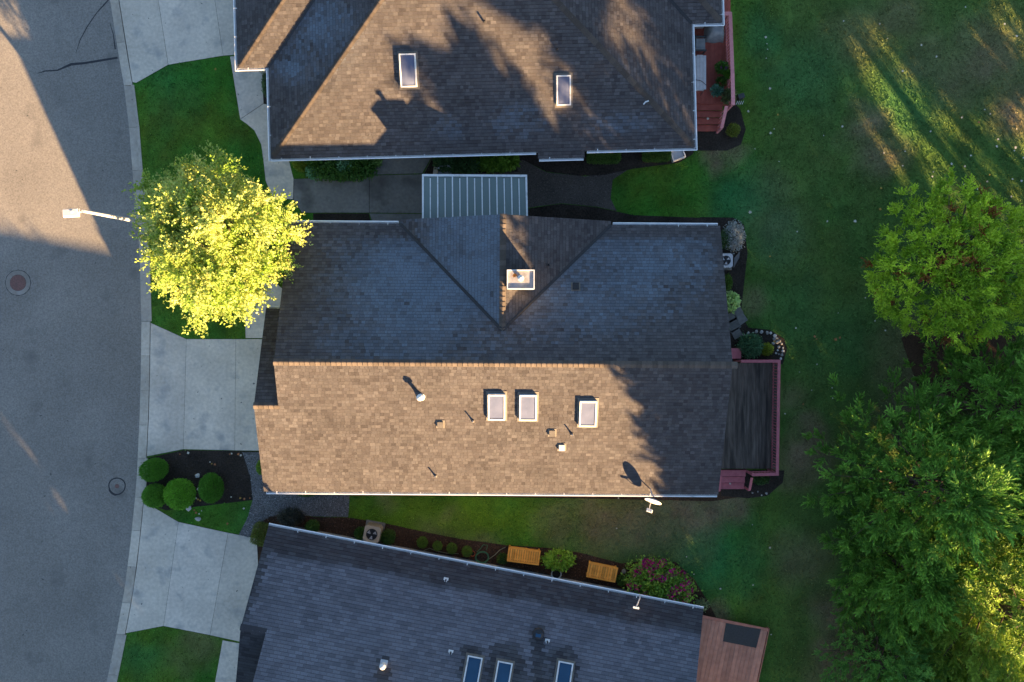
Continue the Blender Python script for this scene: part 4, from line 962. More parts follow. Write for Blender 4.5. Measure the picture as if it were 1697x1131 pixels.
shrub('low_shrub', 'thin green plants in the strip beside the upper footpath', 441, 140, 5, 18, .4, 900, .07, (.04, .07, .03), (.07, .11, .05), loose=.15)
# along the garden end of the middle house
shrub('silvery_shrub', 'grey lavender like shrub at the corner of the middle house', 1216, 392, 15, 22, .7, 2200, .08, (.16, .17, .165), (.24, .25, .24), loose=.14)
shrub('low_shrub', 'green shrub behind the grey lavender like shrub', 1203, 396, 10, 15, .6, 1100, .07, (.03, .06, .02), (.05, .09, .03), loose=.12)
shrub('low_shrub', 'slim green shrub under the eave between heat pump and variegated plant', 1206, 468, 6, 12, .5, 800, .07, (.04, .08, .012), (.06, .11, .02), loose=.1)
shrub('variegated_plant', 'pale variegated hosta beside the stepping pavers', 1212, 500, 10, 14, .45, 320, .19, (.2, .3, .1), (.32, .4, .16), None, cat='plant', loose=.12, leafr=(.55, .8))
shrub('low_shrub', 'dark blue green shrub at the corner of the weathered deck', 1243, 573, 18, 18, .8, 2400, .09, (.03, .075, .035), (.055, .115, .055), loose=.13)
shrub('low_shrub', 'yellow green shrub ringed by river stones beside the deck', 1270, 579, 10, 9, .45, 1100, .07, (.1, .13, .012), (.14, .17, .02), loose=.1)
shrub('low_shrub', 'dark green shrub in the corner between deck and steps', 1260, 794, 13, 8, .4, 1200, .07, (.025, .055, .015), (.045, .085, .025), loose=.12)
for (px, py, c_) in ((354, 842, (.34, .1, .02)), (350, 846, (.5, .3, .06))):
    pass

# ================================================================== street lamp
lt = P(137, 350, 5.6); lb_ = P(250, 371, 0)
lamp = thing('street_lamp', 'grey street lamp leaning over the road with a box shaped head', 'street lamp', lb_)
dv = lt - lb_; q = MB(); q.tube([lb_ + Vector((0, 0, -.1)), lb_ + dv * .02, lb_ + dv * .5, lt], [.11, .095, .075, .058], 12, cap=False); q.tube([lt - dv * .004, lt], [.05, .05], 12); q.build('pole', M_galv2 if 'M_galv2' in globals() else M_greysteel, lamp)
q = MB(); q.lathe([(.17, 0), (.17, .04), (.11, .08)], lb_, 12); q.build('base_plate', M_greysteel, lamp)
hd = P(117, 353, 5.5); q = MB(); q.bar(lt + Vector((0, 0, -.12)), hd + Vector((.25, 0, .02)), .05, .05); q.build('arm', M_greysteel, lamp)
q = MB(); w_, l_, h_ = .34, .64, .17; M = frame(hd, Vector((1, .06, 0)).normalized(), Vector((-.06, 1, 0)).normalized(), Vector((0, 0, 1)))
v = [(-l_ / 2, -w_ / 2, -h_ / 2), (l_ / 2, -w_ / 2, -h_ / 2), (l_ / 2, w_ / 2, -h_ / 2), (-l_ / 2, w_ / 2, -h_ / 2), (-l_ * .42, -w_ * .36, h_ / 2), (l_ * .46, -w_ * .36, h_ / 2), (l_ * .46, w_ * .36, h_ / 2), (-l_ * .42, w_ * .36, h_ / 2)]
q.add([M @ Vector(a) for a in v], [(0, 3, 2, 1), (4, 5, 6, 7), (0, 1, 5, 4), (1, 2, 6, 5), (2, 3, 7, 6), (3, 0, 4, 7)]); q.build('lamp_head', M_greysteel, lamp)
q = MB(); q.lathe([(.05, 0), (.06, .06), (.03, .09)], hd + Vector((.1, .03, h_ / 2)), 10); q.build('photocell', M_white, lamp)
q = MB(); q.box((0, 0, -h_ / 2 - .012), (l_ * .8, w_ * .8, .02), M=M); q.build('lens', M_glass, lamp)

# ================================================================== decks
def col_r(a=.82, b=1.12): k = random.uniform(a, b); return (k, k, k)
def boards_y(root, x0, x1, fy0, fy1, z, m, bw=.138, gap=.006):
    """boards running north-south between fy0(x) and fy1(x)"""
    n = int((x1 - x0) / bw)
    for i in range(n):
        a = x0 + i * (x1 - x0) / n; b = x0 + (i + 1) * (x1 - x0) / n - gap; xm = (a + b) / 2; q = MB()
        q.prism([(a, fy0(xm)), (b, fy0(xm)), (b, fy1(xm)), (a, fy1(xm))], z - .035, z + random.uniform(-.002, .002), col_r()); q.build('board', m, root)
bal_me = {}
def railing(root, pts, z0, z1, m, closed=False, wtop=.13, posts=True):
    for si, (a, b) in enumerate(zip(pts[:-1], pts[1:])):
        a = Vector((a[0], a[1], 0)); b = Vector((b[0], b[1], 0)); q = MB(); d = (b - a); L = d.length; d.normalize(); zr_ = z1 + .004 * si
        q.bar(a + d * -.06 + Vector((0, 0, zr_)), b + d * .06 + Vector((0, 0, zr_)), wtop, .04, col=col_r(.9, 1.08)); tr = q.build('top_rail', m, root)
        q = MB(); q.bar(a + Vector((0, 0, z0 + .12)), b + Vector((0, 0, z0 + .12)), .04, .08); q.build('bottom_rail', m, root)
        key = (m.name, round(z1 - z0, 2))
        if key not in bal_me:
            q = MB(); q.box((0, 0, (z1 - z0) / 2), (.035, .035, z1 - z0 - .03)); bal_me[key] = q.mesh('baluster', m)
        n = max(2, int(L / .13))
        for i in range(1, n): p = a + d * (L * i / n); piece('baluster', bal_me[key], Matrix.Translation((p.x, p.y, z0)), root)
        for p in ((a, b) if si == 0 else (b,)):
            q = MB(); q.box((p.x, p.y, (z1 + .0) / 2 - .03), (.09, .09, z1 - .03)); q.build('post', m, root)
def steps(root, corners_top, run, n, z_top, m, rise=None):
    """treads from the deck edge a-b, stepping away along run"""
    a, b = corners_top; a = Vector((a[0], a[1], 0)); b = Vector((b[0], b[1], 0)); run = Vector((run[0], run[1], 0)); dz = z_top / (n + 1)
    for i in range(n):
        z = z_top - dz * (i + 1); q = MB(); o = run * i; o2 = run * (i + .94)
        q.prism([tuple((a + o).xy), tuple((b + o).xy), tuple((b + o2).xy), tuple((a + o2).xy)], z - .045, z, col_r(.92, 1.08)); q.build('tread', m, root)
        q = MB(); q.prism([tuple((a + o * .999).xy), tuple((b + o * .999).xy), tuple((b + o + run * .07).xy), tuple((a + o + run * .07).xy)], z, z + dz - .05, (.8, .8, .8)); q.build('riser', m, root)

zd = .5
d1 = thing('weathered_deck', 'dark weathered timber deck with rose railing behind the middle house', 'deck', P(1250, 690, 0))
A = P(1202, 602, zd); B = P(1284, 777, zd)
boards_y(d1, A.x - .35, B.x + .12, lambda x: B.y, lambda x: A.y, zd, M_oldwood)
q = MB(); q.box(((A.x + B.x) / 2 - .1, (A.y + B.y) / 2, zd / 2 - .06), (B.x - A.x + .3, A.y - B.y - .05, zd - .12)); q.build('deck_frame', M_oldwood, d1)
zt_ = 1.42; t0 = P(1230, 599, zt_); t1 = P(1291, 599, zt_); t2 = P(1288, 786, zt_); t3 = P(1248, 787, zt_)
railing(d1, [t0.xy, t1.xy, t2.xy, t3.xy], zd, zt_, M_pinkrail)
s0 = P(1194, 779, .4); s1 = P(1236, 779, .4); steps(d1, (s0.xy, s1.xy), (-.0, -.31), 3, zd, M_pinkrail)
e0 = P(1246, 792, 1.3); e1 = P(1242, 813, .95); q = MB(); q.bar(e0, e1, .11, .04); q.build('stair_rail', M_pinkrail, d1)
q = MB(); q.box((e1.x, e1.y, .42), (.08, .08, .9)); q.build('post', M_pinkrail, d1)
e0 = P(1194, 788, .9); e1 = P(1192, 814, .75); q = MB(); q.bar(e0, e1, .10, .04); q.build('stair_rail', M_pinkrail, d1)
q = MB(); q.box((e1.x, e1.y, .34), (.08, .08, .72)); q.build('post', M_pinkrail, d1)
c = P(1218, 586, .35); bx_ = thing('storage_box', 'maroon storage box beside the weathered deck and the eave', 'box', (c.x, c.y, 0))
q = MB(); q.box((c.x, c.y, .24), (.42, .42, .5)); q.build('body', M_pinkrail, bx_)
q = MB(); q.box((c.x, c.y, .505), (.47, .47, .03)); q.build('lid', M_pinkrail, bx_)
mask([P(1190, 595), P(1296, 595), P(1296, 815), P(1190, 815)])

zd = .55
d2 = thing('red_deck', 'red stained timber deck with pink railing behind the upper house', 'deck', P(1180, 110, 0))
A = P(1130, 20, zd); B = P(1211, 172, zd)
boards_y(d2, A.x, B.x, lambda x: B.y, lambda x: A.y + .6, zd, M_redwood)
q = MB(); q.box(((A.x + B.x) / 2, (A.y + B.y) / 2, zd / 2 - .06), (B.x - A.x - .05, A.y - B.y - .05, zd - .12)); q.build('deck_frame', M_redwood, d2)
zt_ = 1.5; railing(d2, [P(1190, 23, zt_).xy, P(1210, 23, zt_).xy, P(1214, 125, zt_).xy, P(1215, 172, zt_).xy], zd, zt_, M_pinkrail2, wtop=.16)
steps(d2, (P(1140, 173, .4).xy, P(1197, 173, .4).xy), (-.0, -.29), 4, zd, M_redwood)
e0 = P(1204, 176, 1.4); e1 = P(1196, 212, .95); q = MB(); q.bar(e0, e1, .14, .04); q.build('stair_rail', M_pinkrail2, d2)
for k in range(5): p = e0.lerp(e1, .1 + .2 * k); q = MB(); q.box((p.x, p.y, p.z / 2), (.04, .04, p.z - .04)); q.build('baluster', M_pinkrail2, d2)
q = MB(); q.box((e1.x, e1.y, e1.z / 2), (.09, .09, e1.z - .05)); q.build('post', M_pinkrail2, d2)
mask([P(1140, 10), P(1219, 10), P(1219, 175), P(1200, 218), P(1140, 218)])

zd = .3
corn = [P(1160, 1019, zd), P(1273, 1042, zd), P(1247, 1165, zd), P(1120, 1140, zd)]
d3 = thing('terracotta_deck', 'terracotta stained timber deck with a grey mat behind the blue grey roof', 'deck', P(1210, 1080, 0))
uu = (corn[1] - corn[0]); vv_ = (corn[3] - corn[0]); L_ = uu.length; nb_ = 20; ud = uu.normalized(); vd = (corn[2] - corn[1]).normalized(); VL = 3.4
for i in range(nb_):
    a = corn[0] + ud * (-.5 + (L_ + .5) * i / nb_); b = corn[0] + ud * (-.5 + (L_ + .5) * (i + 1) / nb_ - .008); q = MB()
    q.prism([tuple((a + vd * .14).xy), tuple((b + vd * .14).xy), tuple((b + vd * VL).xy), tuple((a + vd * VL).xy)], zd - .035, zd + random.uniform(-.002, .002), col_r(.85, 1.1)); q.build('board', M_cedarbd, d3)
q = MB(); a = corn[0] - ud * .5; b = corn[1] + ud * .02; q.prism([tuple(a.xy), tuple(b.xy), tuple((b + vd * .13).xy), tuple((a + vd * .13).xy)], zd - .04, zd + .012, (.95, .8, .8)); q.build('edge_board', M_cedarbd, d3)
q = MB(); a = corn[1] + ud * .03; q.prism([tuple(a.xy), tuple((a + ud * .04).xy), tuple((a + ud * .04 + vd * VL).xy), tuple((a + vd * VL).xy)], .0, zd + .01, (.85, .75, .75)); q.build('edge_board', M_cedarbd, d3)
mask([corn[0].xy, corn[1].xy, corn[2].xy, corn[3].xy])
mt = [P(1203, 1033, zd), P(1261, 1043, zd), P(1253, 1074, zd), P(1198, 1063, zd)]
q = MB(); q.prism([tuple(p.xy) for p in mt], zd + .004, zd + .02); tag(q.build('door_mat', M_mat), 'dark grey rubber mat lying on the terracotta deck', 'mat')

# ================================================================== patio cover between the houses
za, zb = 2.45, 2.62
nw = P(701, 291, za); ne = P(872, 292, za); sw = P(701, 363, zb); se = P(874, 364, zb)
sw.y -= .5; se.y -= .5
pc = thing('patio_cover', 'white framed patio cover with translucent ribbed roof between the houses', 'patio cover', P(787, 330, 0))
n = 14
for i in range(n):
    f0, f1 = i / n, (i + 1) / n; a, b = nw.lerp(ne, f0 + .002), nw.lerp(ne, f1 - .002); c_, d_ = sw.lerp(se, f1 - .002), sw.lerp(se, f0 + .002)
    q = MB(); nn = (b - a).cross(d_ - a).normalized(); nn = nn if nn.z > 0 else -nn
    q.slab([d_, c_, b, a], nn, .008); q.build('panel', M_panel, pc)
for i in range(n + 1):
    f = i / n; q = MB(); up = Vector((0, 0, .03)); wd = .075 if i in (0, n) else (.05 if i % 2 == 0 else .04); q.bar(nw.lerp(ne, f) + up + Vector((0, -.05 if i % 2 == 0 else -.12, 0)), sw.lerp(se, f) + up, wd, .05); q.build('rib', M_white, pc)
q = MB(); q.bar(nw + Vector((-.04, .0, .02)), ne + Vector((.04, .0, .02)), .09, .07); q.build('front_beam', M_white, pc)
q = MB(); q.bar(nw + Vector((.05, -.45, -.12)), ne + Vector((-.05, -.45, -.12)), .09, .14); q.build('cross_beam', M_white, pc)
for f in (.02, .98):
    p = nw.lerp(ne, f); q = MB(); q.box((p.x, p.y - .45, 1.1), (.09, .09, 2.3)); q.build('post', M_white, pc)

# ================================================================== garden and deck furniture
def ac_unit(px, py, w, h, m, label, rz, slats=True):
    p = P(px, py, h); root = thing('air_conditioner', label, 'air conditioner', (p.x, p.y, 0)); M = T(p.x, p.y, 0, rz)
    q = MB(); q.box((0, 0, .04), (w + .15, w + .15, .08), M=M); q.build('pad', M_concd, root)
    q = MB()
    k = w / 2; b_ = .09; poly = [(-k + b_, -k), (k - b_, -k), (k, -k + b_), (k, k - b_), (k - b_, k), (-k + b_, k), (-k, k - b_), (-k, -k + b_)]
    poly = [tuple((M @ Vector((x, y, 0))).xy) for x, y in poly]; q.prism(poly, .08, h - .03); q.build('cabinet', m, root)
    if slats:
        for s_, ax in ((1, 0), (-1, 0), (1, 1), (-1, 1)):
            q = MB()
            for i in range(9):
                o = -w * .36 + w * .72 * i / 8
                c_ = (o, s_ * (k + .005), h * .48) if ax == 0 else (s_ * (k + .005), o, h * .48)
                q.box(c_, (.035, .025, h * .7) if ax == 0 else (.025, .035, h * .7), M=M)
            q.build('louvre', m, root)
    q = MB(); seg = 32; R0 = w * .36; vv = []; ff = []
    for i in range(seg):
        t = 2 * math.pi * i / seg; cx_, sx_ = math.cos(t), math.sin(t); kk_ = min(k / max(abs(cx_), 1e-6), k / max(abs(sx_), 1e-6), k * 1.28)
        vv += [M @ Vector((cx_ * R0, sx_ * R0, h)), M @ Vector((cx_ * kk_, sx_ * kk_, h)), M @ Vector((cx_ * R0, sx_ * R0, h - .12)), M @ Vector((cx_ * kk_, sx_ * kk_, h - .04))]
    for i in range(seg):
        a = 4 * i; b = 4 * ((i + 1) % seg); ff += [(a, a + 1, b + 1, b), (a + 1, a + 3, b + 3, b + 1), (b, b + 2, a + 2, a)]
    q.add(vv, ff); top = q.build('top_panel', m, root)
    q = MB(); q.lathe([(R0 - .01, 0), (R0 - .01, .012)], M @ Vector((0, 0, h - .022 - .0)), 24); q.build('fan_well', M_black, root)
    for i in range(3):
        q = MB(); t = i * 2.094 + .5
        v = [(math.cos(t + a_) * r_, math.sin(t + a_) * r_, z) for (a_, r_, z) in ((0, .06, .0), (-.35, R0 * .85, .012), (.35, R0 * .85, .03), (.5, .07, .02))]
        q.add([M @ (Vector(a) + Vector((0, 0, h - .006))) for a in v], [(0, 1, 2, 3)]); q.build('fan_blade', M_greysteel, root)
    q = MB(); q.lathe([(.065, 0), (.065, .03), (.03, .04)], M @ Vector((0, 0, h - .01)), 12); q.build('fan_hub', M_black, root)
    q = MB()
    for rr in (.28, .5, .72, .94):
        pts = [M @ Vector((math.cos(2 * math.pi * i / 20) * R0 * rr, math.sin(2 * math.pi * i / 20) * R0 * rr, h + .012)) for i in range(21)]; q.tube(pts, .004, 4, False)
    q.build('fan_guard', M_black, root)
    return root
ac_unit(616, 886, .72, .78, M_beige, 'beige air conditioner with round fan in the mulch bed', -.19)
ac_unit(1203, 432, .62, .6, M_greysteel, 'light grey heat pump partly under the eave of the middle house', .0, False)

def bench(px, py, L, W, rz, label):
    h = .5; p = P(px, py, h); root = thing('wooden_bench', label, 'bench', (p.x, p.y, 0), 'slatted wooden benches on the mulch bed'); M = T(p.x, p.y, 0, rz)
    for (c_, sz) in (((0, W / 2 - .035, h - .03), (L, .07, .06)), ((0, -W / 2 + .035, h - .03), (L, .07, .06)), ((-L / 2 + .04, 0, h - .028), (.08, W - .14, .06)), ((L / 2 - .04, 0, h - .028), (.08, W - .14, .06))):
        q = MB(); q.box(c_, sz, M=M, col=col_r(.85, 1.1)); q.build('frame_rail', M_bench, root)
    n = int((L - .18) / .105)
    for i in range(n):
        x = -L / 2 + .09 + (L - .18) * (i + .5) / n; q = MB(); q.box((x, 0, h - .018 + random.uniform(-.003, .003)), ((L - .18) / n - .014, W - .15, .028), M=M, col=col_r(.72, 1.25)); q.build('slat', M_bench, root)
    for sx in (-1, 1):
        for sy in (-1, 1): q = MB(); q.box((sx * (L / 2 - .06), sy * (W / 2 - .06), h / 2 - .06), (.07, .07, h), M=M); q.build('leg', M_bench, root)
    for sy in (-1, 1): q = MB(); q.box((0, sy * (W / 2 - .06), .14), (L - .2, .04, .05), M=M); q.build('stretcher', M_bench, root)
bench(868, 922, 1.45, .66, -.13, 'longer slatted teak bench between the coiled hose and leafy shrub')
bench(998, 949, 1.33, .68, -.2, 'shorter slatted teak bench beside the magenta hydrangea')

def coil(c_, R0, turns, r_, rise=.012, sq=1.0, ph=0):
    return [Vector((c_.x + (R0 + .02 * math.sin(k * .7)) * math.cos(k * .3 + ph) * sq, c_.y + (R0 + .02 * math.sin(k * .5)) * math.sin(k * .3 + ph), c_.z + rise * k * .3 + .02)) for k in range(int(turns * 21))]
c = P(799, 923, .02); q = MB(); q.tube(coil(c, .24, 4, .016, .006, 1.2), .016, 6); hz = [P(x, y, .03) for x, y in ((806, 912), (808, 904), (801, 903), (795, 911), (790, 915))]
q.tube(hz, .016, 6); tag(q.build('garden_hose', M_hose), 'green garden hose coiled on the mulch bed beside the long bench', 'hose')
q = MB(); q.tube([P(x, y, .035) for x, y in ((810, 927), (820, 920), (828, 912), (838, 907))], .017, 6); q.tube([P(x, y, .035) for x, y in ((698, 916), (704, 912), (712, 909), (722, 913), (740, 917), (760, 918))], .014, 6)
tag(q.build('garden_hose', M_hose2), 'tan hose lying straight on the mulch bed beside the small round shrubs', 'hose')
def pot(px, py, r_, h, m, name, label, cat='pot', inner=None, group=None):
    p = P(px, py, h); root = thing(name, label, cat, (p.x, p.y, 0), group)
    q = MB(); q.lathe([(r_ * .7, 0), (r_, h), (r_ * .82, h), (r_ * .78, h - .06)], (p.x, p.y, 0), 20); q.build('body', m, root, smooth=False)
    q = MB(); q.lathe([(r_ * .78, h - .07), (r_ * .78, h - .05)], (p.x, p.y, 0), 20); q.build('soil', inner or M_soil, root); return root
pot(783, 918, .13, .22, M_clay, 'clay_pot', 'orange clay pot between the round shrubs and the coiled hose')
pot(922, 952, .24, .3, M_glaze, 'planter', 'pale rimmed round planter filled with soil beside the leafy shrub')
# stones
def stone_mesh(seed, col):
    r_ = random.Random(seed); bm = bmesh.new(); bmesh.ops.create_icosphere(bm, subdivisions=1, radius=1)
    for v in bm.verts: v.co *= r_.uniform(.8, 1.15); v.co.z *= .55
    q = MB(); bm.verts.ensure_lookup_table(); q.add([v.co.copy() for v in bm.verts], [tuple(v.index for v in f.verts) for f in bm.faces], col); bm.free(); return q.mesh('stone', M_stone)
st_me = [stone_mesh(i, (k, k, k * .98)) for i, k in enumerate((.6, .8, 1.0, 1.25, 1.5))]
def stone(px, py, r_, label, group, me=None, cat='stone'):
    p = P(px, py, 0); o = bpy.data.objects.new('river_stone', me or random.choice(st_me)); C.objects.link(o)
    o.location = (p.x, p.y, r_ * .3); o.scale = (r_, r_ * random.uniform(.75, 1.1), r_); o.rotation_euler = (0, 0, random.uniform(0, 6)); tag(o, label, cat, group); WOFF[o.name] = p
arc = [(1233, 555), (1240, 553), (1247, 551), (1254, 549), (1262, 550), (1271, 551), (1277, 553), (1283, 557), (1288, 560), (1292, 565), (1295, 571), (1297, 577), (1298, 583), (1296, 589), (1293, 594), (1287, 568), (1290, 575), (1289, 581), (1285, 586), (1291, 588), (1283, 563), (1281, 570)]
for (x, y) in arc: stone(x + random.uniform(-1, 1), y + random.uniform(-1, 1), random.uniform(.05, .11), 'pale river stone in the curved border beside the weathered deck', 'river stones bordering the bed')
for (x, y) in ((1247, 817), (1262, 821), (1270, 818), (1256, 815)): stone(x, y, random.uniform(.04, .07), 'small pale stone at the foot of the weathered deck steps', 'stones at the deck steps')
for (px, py, r_, lb) in ((328, 788, .13, 'round pale stepping stone lying alone in the front bed'), (330, 810, .11, 'pale blue grey stone half under the oval clipped shrub'), (313, 842, .16, 'pale blue grey boulder at the lawn edge of the front bed')):
    stone(px, py, r_, lb, None, st_me[4])
stone(329, 860, .15, 'pinkish rounded boulder on the small front lawn', None, st_me[3])
stone(1034, 947, .12, 'small reddish stone between the short bench and the hydrangea', None, st_me[1])
# stepping pavers
for (px, py, s_, a_, lb) in ((1222, 516, .42, .5, 'first slate paver beside the variegated hosta'), (1229, 529, .42, .6, 'slate paver set furthest from the wall of the middle house'), (1216, 539, .52, .5, 'largest slate paver in the stepping path'), (1221, 553, .42, .5, 'slate paver nearest the maroon storage box'), (1212, 526, .40, .5, 'slate paver half under the eave of the middle house')):
    p = P(px, py, .02); q = MB(); k = s_ / 2; q.prism([(p.x + x * math.cos(a_) - y * math.sin(a_), p.y + x * math.sin(a_) + y * math.cos(a_)) for x, y in ((-k, -k), (k, -k * .95), (k * .97, k), (-k, k))], -.03, .035, col_r(.8, 1.1)); tag(q.build('paver', M_paver), lb, 'paver', 'stepping pavers')
p = P(1219, 431, .02); q = MB(); q.prism([(p.x - .1, p.y - .38), (p.x + .16, p.y + .1), (p.x + .2, p.y + .4), (p.x - .06, p.y + .1)], -.02, .06, (.9, .9, .95)); tag(q.build('stone_slab', M_paver), 'narrow grey stone slab leaning beside the heat pump', 'stone')

# things on the red deck
zd = .55
def cover(px, py, w, l, h, m, name, label, cat, seed):
    p = P(px, py, zd + h); root = thing(name, label, cat, (p.x, p.y, zd)); r_ = random.Random(seed); nx, ny = 9, 9; q = MB(); vv = []; ff = []
    for j in range(ny + 1):
        for i in range(nx + 1):
            a = i / nx - .5; b = j / ny - .5; e = max(abs(a), abs(b)) * 2; z = h * (1 - max(0, (e - .62) / .38) ** 1.6) + r_.uniform(-.03, .03) * (e > .2); k = 1 + .05 * math.sin(9 * (a + b)) * (e > .7)
            vv.append((p.x + a * w * k, p.y + b * l * k, zd + max(z, .01)))
    for j in range(ny):
        for i in range(nx): k = j * (nx + 1) + i; ff.append((k, k + 1, k + nx + 2, k + nx + 1))
    q.add(vv, ff); q.build('cover', m, root, smooth=True)
    q = MB(); q.box((p.x, p.y, zd + h * .45), (w * .62, l * .62, h * .86)); q.build('body', M_black, root); return root
cover(1189, 44, .85, .95, .75, M_cover, 'covered_barbecue', 'grey canvas covered barbecue in the corner of the red deck', 'barbecue', 3)
p = P(1159, 74, zd + .4); ch_ = thing('deck_chair', 'dark armchair with grey cushion on the red deck', 'chair', (p.x, p.y, zd))
q = MB(); q.box((p.x, p.y, zd + .36), (.52, .52, .1)); q.build('seat', M_cover, ch_)
q = MB(); q.box((p.x - .26, p.y, zd + .55), (.08, .56, .5)); q.build('backrest', M_dkcover, ch_)
for s_ in (-1, 1): q = MB(); q.box((p.x, p.y + s_ * .3, zd + .52), (.58, .07, .05)); q.build('armrest', M_dkcover, ch_)
for sx in (-1, 1):
    for sy in (-1, 1): q = MB(); q.box((p.x + sx * .24, p.y + sy * .3, zd + .25), (.05, .05, .5)); q.build('leg', M_dkcover, ch_)
p = P(1160, 121, zd + .45); bn = thing('garden_bench', 'pale grey plank bench against the wall of the upper house', 'bench', (p.x, p.y, zd))
for i in range(4): q = MB(); q.box((p.x - .21 + i * .14, p.y + (.02 if i else -.02), zd + .43), (.128, 1.55 if i < 3 else 1.5, .03)); q.build('plank', M_greysteel, bn)
for sy in (-1, 1): q = MB(); q.box((p.x, p.y + sy * .65, zd + .2), (.5, .06, .4)); q.build('leg', M_greysteel, bn)
q = MB(); q.tube([Vector((p.x - .25, p.y - .3, zd + .455)), Vector((p.x + .05, p.y - .36, zd + .46)), Vector((p.x + .28, p.y - .55, zd + .46)), Vector((p.x + .3, p.y - .6, zd + .1)), Vector((p.x + .1, p.y - .9, zd + .02))], .012, 6); tag(q.build('cable', M_black), 'thin black cable lying over the pale plank bench', 'cable')
def potted(px, py, r_, h, ph, n, ls, ca_, cb_, label, flowers=None):
    p = P(px, py, zd + ph); root = thing('potted_plant', label, 'potted plant', (p.x, p.y, zd), 'potted plants on the red deck')
    q = MB(); q.lathe([(.12, zd), (.17, zd + ph), (.15, zd + ph), (.14, zd + ph - .03)], (p.x, p.y, 0), 14); q.build('pot', M_dkcover, root)
    d = rdir(n, .5); B = np.array((p.x, p.y, zd + ph + h * .3)) + d * np.array((r_, r_, h * .6)) * rng.uniform(.3, 1, (n, 1))
    V, F, cv = leaves(B, d + rdir(n) * .6, rng.uniform(.7, 1.3, n) * ls, rng.uniform(.5, .8, n) * ls, unit(d + rdir(n) * .5), jit(lerp(ca_, cb_, .5), n, .35, .1)); np_mesh('foliage', V, F, cv, M_leaf, root)
    if flowers:
        o = rdir(flowers[0] * 14, .5).reshape(flowers[0], 14, 3); c_ = np.array((p.x, p.y, zd + ph + h * .4)) + rdir(flowers[0], .7) * r_ * .9
        Bf = (c_[:, None] + o * .03).reshape(-1, 3); V, F, cv = leaves(Bf, o.reshape(-1, 3), .05, .04, rdir(len(Bf)), jit(flowers[1], len(Bf))); np_mesh('blossom', V, F, cv, M_flower, root)
potted(1195, 114, .26, .4, .35, 420, .13, (.05, .13, .02), (.09, .2, .03), 'bushy green potted plant with purple flowers by the pink rail', (5, (.3, .03, .3)))
potted(1206, 124, .20, .3, .45, 700, .07, (.09, .22, .02), (.14, .3, .03), 'round bright green potted plant touching the pink rail')
potted(1194, 138, .2, .3, .35, 300, .12, (.04, .1, .015), (.07, .15, .02), 'dark green potted plant with red flowers in the middle of the plant group', (4, (.35, .03, .05)))
potted(1188, 151, .26, .35, .3, 420, .12, (.08, .19, .13), (.12, .26, .18), 'blue green potted succulent at the end of the plant group')
potted(1206, 161, .32, .4, .35, 500, .12, (.11, .14, .05), (.17, .2, .08), 'brownish green potted fern beside the stair rail of the red deck')
p = P(1228, 160, .3); ln_ = thing('garden_lantern', 'dark garden lantern with a white grille beside the red deck', 'lantern', (p.x, p.y, 0))
q = MB(); q.box((p.x, p.y, .2), (.28, .2, .4), .3); q.build('body', M_dkcover, ln_)
for i in range(4): q = MB(); q.bar(Vector((p.x - .16 + i * .09, p.y - .3, .05)), Vector((p.x - .1 + i * .09, p.y - .16, .12)), .025, .02); q.build('grille_bar', M_white, ln_)
# white box and cushion beside the upper house
p = P(1123, 255, .3); wb = thing('white_planter_box', 'tilted pale grey box under the gutter corner of the upper house', 'box', (p.x, p.y, 0))
M = T(p.x, p.y, 0, .35); q = MB()
for (c_, sz) in (((0, -.24, .17), (.6, .05, .34)), ((0, .24, .17), (.6, .05, .34)), ((-.28, 0, .17), (.05, .43, .34)), ((.28, 0, .17), (.05, .43, .34))): q.box(c_, sz, M=M)
q.build('rim', M_white, wb); q = MB(); q.box((0, 0, .14), (.5, .42, .26), M=M); q.build('lid', M_greysteel, wb)
p = P(735, 283, .5); gcx = thing('garden_chair', 'grey garden chair with pale arm half under the patio cover', 'chair', (p.x, p.y, 0))
q = MB(); q.box((p.x + .05, p.y - .05, .4), (.6, .5, .12)); q.build('seat', M_cover, gcx)
q = MB(); vv = []; ff = []
for i in range(9):
    t = math.pi * (.08 + .84 * i / 8); vv += [(p.x + .1 + .36 * math.cos(t), p.y - .02 + .22 * math.sin(t), z) for z in (.42, .78)] + [(p.x + .1 + .30 * math.cos(t), p.y - .02 + .16 * math.sin(t), z) for z in (.42, .78)]
for i in range(8): a = 4 * i; b = a + 4; ff += [(a, b, b + 1, a + 1), (a + 1, b + 1, b + 3, a + 3), (a + 2, a + 3, b + 3, b + 2)]
q.add(vv, ff); q.build('backrest', M_greysteel, gcx)
q = MB(); q.box((p.x - .36, p.y - .06, .5), (.2, .42, .06), -.15); q.build('armrest', M_beige, gcx)
for sx in (-1, 1):
    for sy in (-1, 1): q = MB(); q.box((p.x + .05 + sx * .25, p.y - .05 + sy * .2, .18), (.04, .04, .36)); q.build('leg', M_greysteel, gcx)
# foundation vent hood below the roof bump
p = P(927, 268, .2); q = MB(); q.box((p.x, p.y + .25, .15), (.5, .1, .2)); q.box((p.x, p.y + .18, .26), (.54, .22, .03)); tag(q.build('vent_hood', M_flash), 'low metal vent hood at the wall below the roof bump', 'vent')

